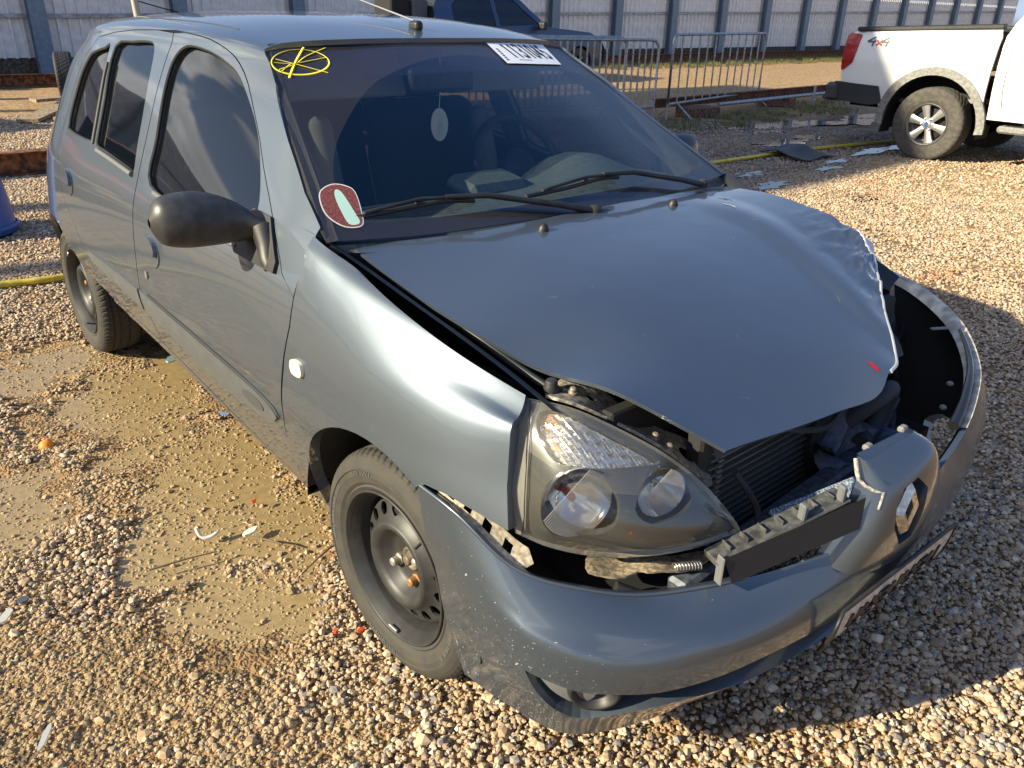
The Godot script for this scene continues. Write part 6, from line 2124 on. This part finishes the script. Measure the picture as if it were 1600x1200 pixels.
func make_materials() -> void:
	var p := mat(lin(.155, .193, .246), .42, .62)
	p.albedo_texture = noise_tex(FastNoiseLite.TYPE_SIMPLEX_SMOOTH, .30, 3, 1024, [Color(.80, .80, .80), Color(.83, .83, .83), Color(.88, .86, .83), Color(1, .96, .90)], [.2, .66, .76, .86], 2)
	tri_map(p, 1.6)
	p.clearcoat_enabled = true
	p.clearcoat = 1.0
	p.clearcoat_roughness = .05
	M.paint = p
	var p2: StandardMaterial3D = p.duplicate()
	p2.albedo_color = lin(.130, .165, .215)
	p2.roughness = .34
	p2.clearcoat_roughness = .09
	M.bumper_paint = p2
	M.paint_dark = mat(lin(.05, .053, .06), .5, .3)
	M.dark_paint = mat(lin(.03, .032, .037), .5, .3)
	M.bare = mat(lin(.62, .62, .62), .38, .55)
	M.scratch = mat(lin(.23, .24, .25), .7, .0)
	M.red_paint = mat(lin(.32, .012, .012), .3)
	M.navy_black = mat(lin(.012, .014, .02), .6)
	M.mould = worn(lin(.080, .085, .090), .55, .0, 3.0, .04, 9)
	M.mould_dark = mat(lin(.06, .063, .068), .5)
	M.grey_plastic = mat(lin(.12, .125, .13), .5)
	M.black_plastic = worn(lin(.018, .018, .019), .5, .0, 4.0, .25, 15)
	M.mirror_plastic = worn(lin(.030, .031, .033), .42, .0, 5.0, .18, 16)
	M.gloss_black = mat(lin(.012, .013, .016), .16)
	M.black = mat(lin(.010, .010, .011), .8)
	M.rubber = mat(lin(.020, .020, .021), .6)
	M.seal = mat(lin(.010, .010, .011), .85)
	M.black_rubber = mat(lin(.018, .018, .020), .7)
	M.tyre = worn(lin(.042, .039, .035), .8, .0, 3.0, .10, 19, Color(1.0, .95, .86))
	M.tyre_dusty = worn(lin(.070, .063, .054), .85, .0, 3.0, .12, 20)
	M.tyre_chalk = mat(lin(.10, .095, .085), .8)
	M.steel_wheel = worn(lin(.034, .034, .034), .5, .2, 4.0, .10, 23)
	M.steel = mat(lin(.42, .42, .42), .35, .8)
	M.steel_dull = mat(lin(.22, .21, .20), .5, .6)
	M.hub = mat(lin(.16, .13, .10), .6, .5)
	M.bolt = mat(lin(.45, .40, .33), .45, .7)
	M.bolt_rust = mat(lin(.30, .15, .06), .6, .4)
	M.chrome = mat(lin(.85, .85, .84), .12, 1.0)
	M.emblem = worn(lin(.62, .58, .52), .28, .9, 9.0, .25, 27)
	M.milky = mat(lin(.32, .31, .27, .55), .35)
	M.haze = mat(lin(.40, .37, .30, .16), .5)
	M.haze.transparency = BaseMaterial3D.TRANSPARENCY_ALPHA
	M.milky.transparency = BaseMaterial3D.TRANSPARENCY_ALPHA
	M.bezel = mat(lin(.11, .112, .104), .25, .6)
	M.chrome_soft = mat(lin(.82, .78, .69), .30, .85)
	M.bezel_grey = mat(lin(.30, .29, .27), .4, .4)
	M.lamp_dark = mat(lin(.05, .05, .048), .5)
	M.amber = mat(lin(.52, .30, .16), .3, .2)
	M.amber_bright = mat(lin(.85, .28, .03), .25)
	M.indicator = mat(lin(.78, .72, .58), .25)
	M.red_lens = mat(lin(.36, .012, .014), .12)
	M.white = mat(lin(.78, .80, .84), .5)
	M.cream = mat(lin(.62, .62, .60), .5)
	M.maroon = worn(lin(.16, .045, .035), .5, .0, 30.0, .3, 29)
	M.mint = mat(lin(.38, .58, .50), .5)
	M.ink = mat(lin(.012, .013, .022), .5)
	M.crayon = mat(lin(.78, .68, .05), .7)
	M.plate = worn(lin(.46, .44, .41), .45, .1, 12.0, .15, 30)
	M.flange = worn(lin(.50, .45, .36), .6, .0, 4.0, .2, 31)
	M.pale_plastic = mat(lin(.18, .175, .16), .5)
	M.bare_plastic = worn(lin(.30, .29, .26), .6, .0, 20.0, .3, 33)
	M.beige = worn(lin(.38, .33, .25), .7, .0, 14.0, .25, 34)
	M.carrier = worn(lin(.055, .056, .056), .5, .0, 8.0, .3, 35)
	M.bracket = worn(lin(.24, .215, .185), .55, .4, 14.0, .35, 36)
	M.rust_metal = worn(lin(.25, .20, .14), .8, .1, 14.0, .25, 37)
	M.radiator = mat(lin(.035, .035, .037), .5, .3)
	M.cloth_dark = mat(lin(.035, .036, .042), .8)
	M.crossmember = worn(lin(.075, .085, .11), .5, .3, 10.0, .2, 38)
	M.speckled = worn(lin(.36, .42, .52), .4, .5, 26.0, .5, 39)
	M.interior = mat(lin(.03, .03, .032), .9)
	M.headlining = mat(lin(.16, .16, .155), .95)
	M.dash = worn(lin(.045, .068, .070), .75, .0, 6.0, .1, 40)
	M.seat = mat(lin(.022, .023, .027), .95)
	M.seat_pale = mat(lin(.22, .25, .23), .9)
	M.visor = mat(lin(.20, .21, .205), .9)
	M.medal = mat(lin(.50, .52, .50), .4, .2)
	M.mirror_glass = mat(lin(.8, .82, .84), .04, 1.0)
	M.cowl = worn(lin(.060, .058, .055), .7, .0, 8.0, .25, 41)
	M.frit = mat(lin(.008, .008, .009), .3)
	# glass
	var g := mat(lin(.004, .005, .006, .80), .03)
	g.transparency = BaseMaterial3D.TRANSPARENCY_ALPHA
	g.metallic_specular = .7
	M.side_glass = g
	var wg := mat(lin(.002, .005, .006, .20), .02)
	wg.transparency = BaseMaterial3D.TRANSPARENCY_ALPHA
	M.wind_glass = wg
	var dg := mat(lin(.012, .016, .024, .9), .05)
	dg.transparency = BaseMaterial3D.TRANSPARENCY_ALPHA
	M.dark_glass = dg
	var sb := mat(lin(.016, .010, .026, .55), .4)
	sb.transparency = BaseMaterial3D.TRANSPARENCY_ALPHA
	M.sun_band = sb
	var du := mat(lin(.26, .22, .22, .06), .9)
	du.transparency = BaseMaterial3D.TRANSPARENCY_ALPHA
	M.dust = du
	var du2 := mat(lin(.20, .28, .34, .004), .9)
	du2.transparency = BaseMaterial3D.TRANSPARENCY_ALPHA
	M.dust_thin = du2
	var ln := mat(lin(.12, .12, .10, .09), .04)
	ln.transparency = BaseMaterial3D.TRANSPARENCY_ALPHA
	M.lens = ln
	var rg := mat(lin(.5, .5, .48, .35), .15)
	rg.transparency = BaseMaterial3D.TRANSPARENCY_ALPHA
	M.rib_glass = rg
	# yard
	var gr := mat(lin(.53, .39, .225), .95)
	gr.vertex_color_use_as_albedo = true
	gr.albedo_texture = noise_tex(FastNoiseLite.TYPE_CELLULAR, .055, 1, 1024, [grey(.62), Color(.86, .78, .70), Color(1, .97, .92), Color(.75, .66, .58)], [0.1, .4, .7, .95], 50)
	gr.normal_enabled = true
	gr.normal_texture = noise_tex(FastNoiseLite.TYPE_SIMPLEX, .09, 4, 1024, [], [], 50, true, 6.0)
	gr.normal_scale = 1.0
	tri_map(gr, .55)
	M.ground = gr
	var st := mat(Color(1, 1, 1), .85)
	st.vertex_color_use_as_albedo = true
	M.stone = st
	var md := worn(lin(.29, .21, .105), .30, .0, 5.0, .05, 55)
	M.mud = md
	M.water = mat(lin(.03, .028, .024), .03)
	M.white_bits = mat(lin(.72, .70, .62), .5)
	M.slate = mat(lin(.07, .08, .095), .5)
	M.red_bits = mat(lin(.55, .06, .025), .4)
	M.blue_bits = mat(lin(.10, .18, .35), .4)
	M.teal_bits = mat(lin(.30, .42, .45), .4)
	M.twig = mat(lin(.16, .115, .07), .9)
	M.hose = worn(lin(.50, .40, .04), .45, .0, 4.0, .12, 58)
	M.mat_rubber = mat(lin(.022, .022, .024), .6)
	M.sheet = worn(lin(.80, .79, .76), .5, .0, .8, .035, 60)
	M.sheet_dark = worn(lin(.36, .37, .38), .45, .3, 1.0, .12, 61)
	M.column = worn(lin(.17, .235, .30), .5, .1, 1.5, .05, 62)
	M.base_board = worn(lin(.08, .065, .05), .9, .0, 2.0, .3, 63)
	M.pale_pole = mat(lin(.42, .40, .36), .5, .3)
	M.rust = worn(lin(.155, .060, .026), .85, .1, 2.0, .35, 64)
	M.rust_block = worn(lin(.14, .075, .05), .9, .0, 3.0, .3, 65)
	M.galv = worn(lin(.36, .37, .37), .4, .6, 3.0, .15, 66)
	M.plank = worn(lin(.24, .18, .11), .9, .0, 3.0, .3, 67)
	M.blue_plastic = mat(lin(.025, .085, .30), .4)
	M.white_paint = mat(lin(.78, .78, .76), .3)
	M.white_paint.clearcoat_enabled = true
	M.white_paint.clearcoat = .6
	M.suv_paint = mat(lin(.030, .055, .11), .3, .4)
	M.suv_paint.clearcoat_enabled = true
	M.flare = worn(lin(.20, .20, .19), .6, .0, 4.0, .12, 68)
	M.bumper_grey = mat(lin(.035, .037, .042), .5)
	M.joint = mat(lin(.02, .02, .02), .8)
	M.alloy = mat(lin(.66, .65, .62), .28, .85)
	M.alloy_dark = mat(lin(.12, .12, .12), .4, .6)
	M.badge_blue = mat(lin(.03, .07, .22), .3)
	var gs := mat(Color(1, 1, 1), .9)
	gs.vertex_color_use_as_albedo = true
	gs.backlight_enabled = true
	gs.backlight = Color(.3, .3, .2)
	gs.cull_mode = BaseMaterial3D.CULL_DISABLED
	M.grass = gs

func _ready() -> void:
	# camera, sky, sun, exposure
	var cam := Camera3D.new()
	cam.name = "camera"
	add_child(cam)
	var yaw := 2.418
	var pit := 0.437
	var fw := Vector3(sin(yaw) * cos(pit), -sin(pit), cos(yaw) * cos(pit))
	var r := fw.cross(Vector3.UP).normalized()
	var u := r.cross(fw)
	var rol := 0.026
	var r2 := r * cos(rol) + u * sin(rol)
	var u2 := u * cos(rol) - r * sin(rol)
	cam.transform = Transform3D(Basis(r2, u2, -fw), Vector3(-1.545, 1.442, 1.284))
	cam.fov = 51.13
	cam.near = 0.02
	cam.far = 900.0
	cam.current = true
	var we := WorldEnvironment.new()
	we.name = "world"
	var env := Environment.new()
	env.background_mode = Environment.BG_SKY
	env.tonemap_mode = Environment.TONE_MAPPER_LINEAR
	env.tonemap_exposure = 2.2
	env.sdfgi_enabled = true
	env.ssao_enabled = true
	env.ssil_enabled = true
	var sky := Sky.new()
	var pm := PanoramaSkyMaterial.new()
	pm.panorama = ImageTexture.create_from_image(sky_picture())
	sky.sky_material = pm
	env.sky = sky
	we.environment = env
	add_child(we)
	var sun := DirectionalLight3D.new()
	sun.name = "sun"
	sun.light_color = Color(1.0, .95, .82)
	sun.light_energy = 1.6
	sun.light_angular_distance = 0.5
	sun.shadow_enabled = true
	add_child(sun)
	sun.look_at_from_position(SUN_TO * 10.0, Vector3.ZERO, Vector3.UP)
	make_materials()
	# setting
	build_ground()
	build_gravel()
	build_fence()
	# the car
	car = base("wrecked_car", "grey five-door hatchback with a crushed bonnet and hanging front bumper", "car", CAR_AT)
	make_nets()
	build_body()
	build_windscreen()
	build_bonnet()
	build_headlight()
	build_bumper()
	build_engine_bay()
	build_wheels()
	build_inside()
	build_antenna()
	# the yard
	build_vehicles()
	build_yard()
	build_hoses()
	build_debris()
	build_grass()
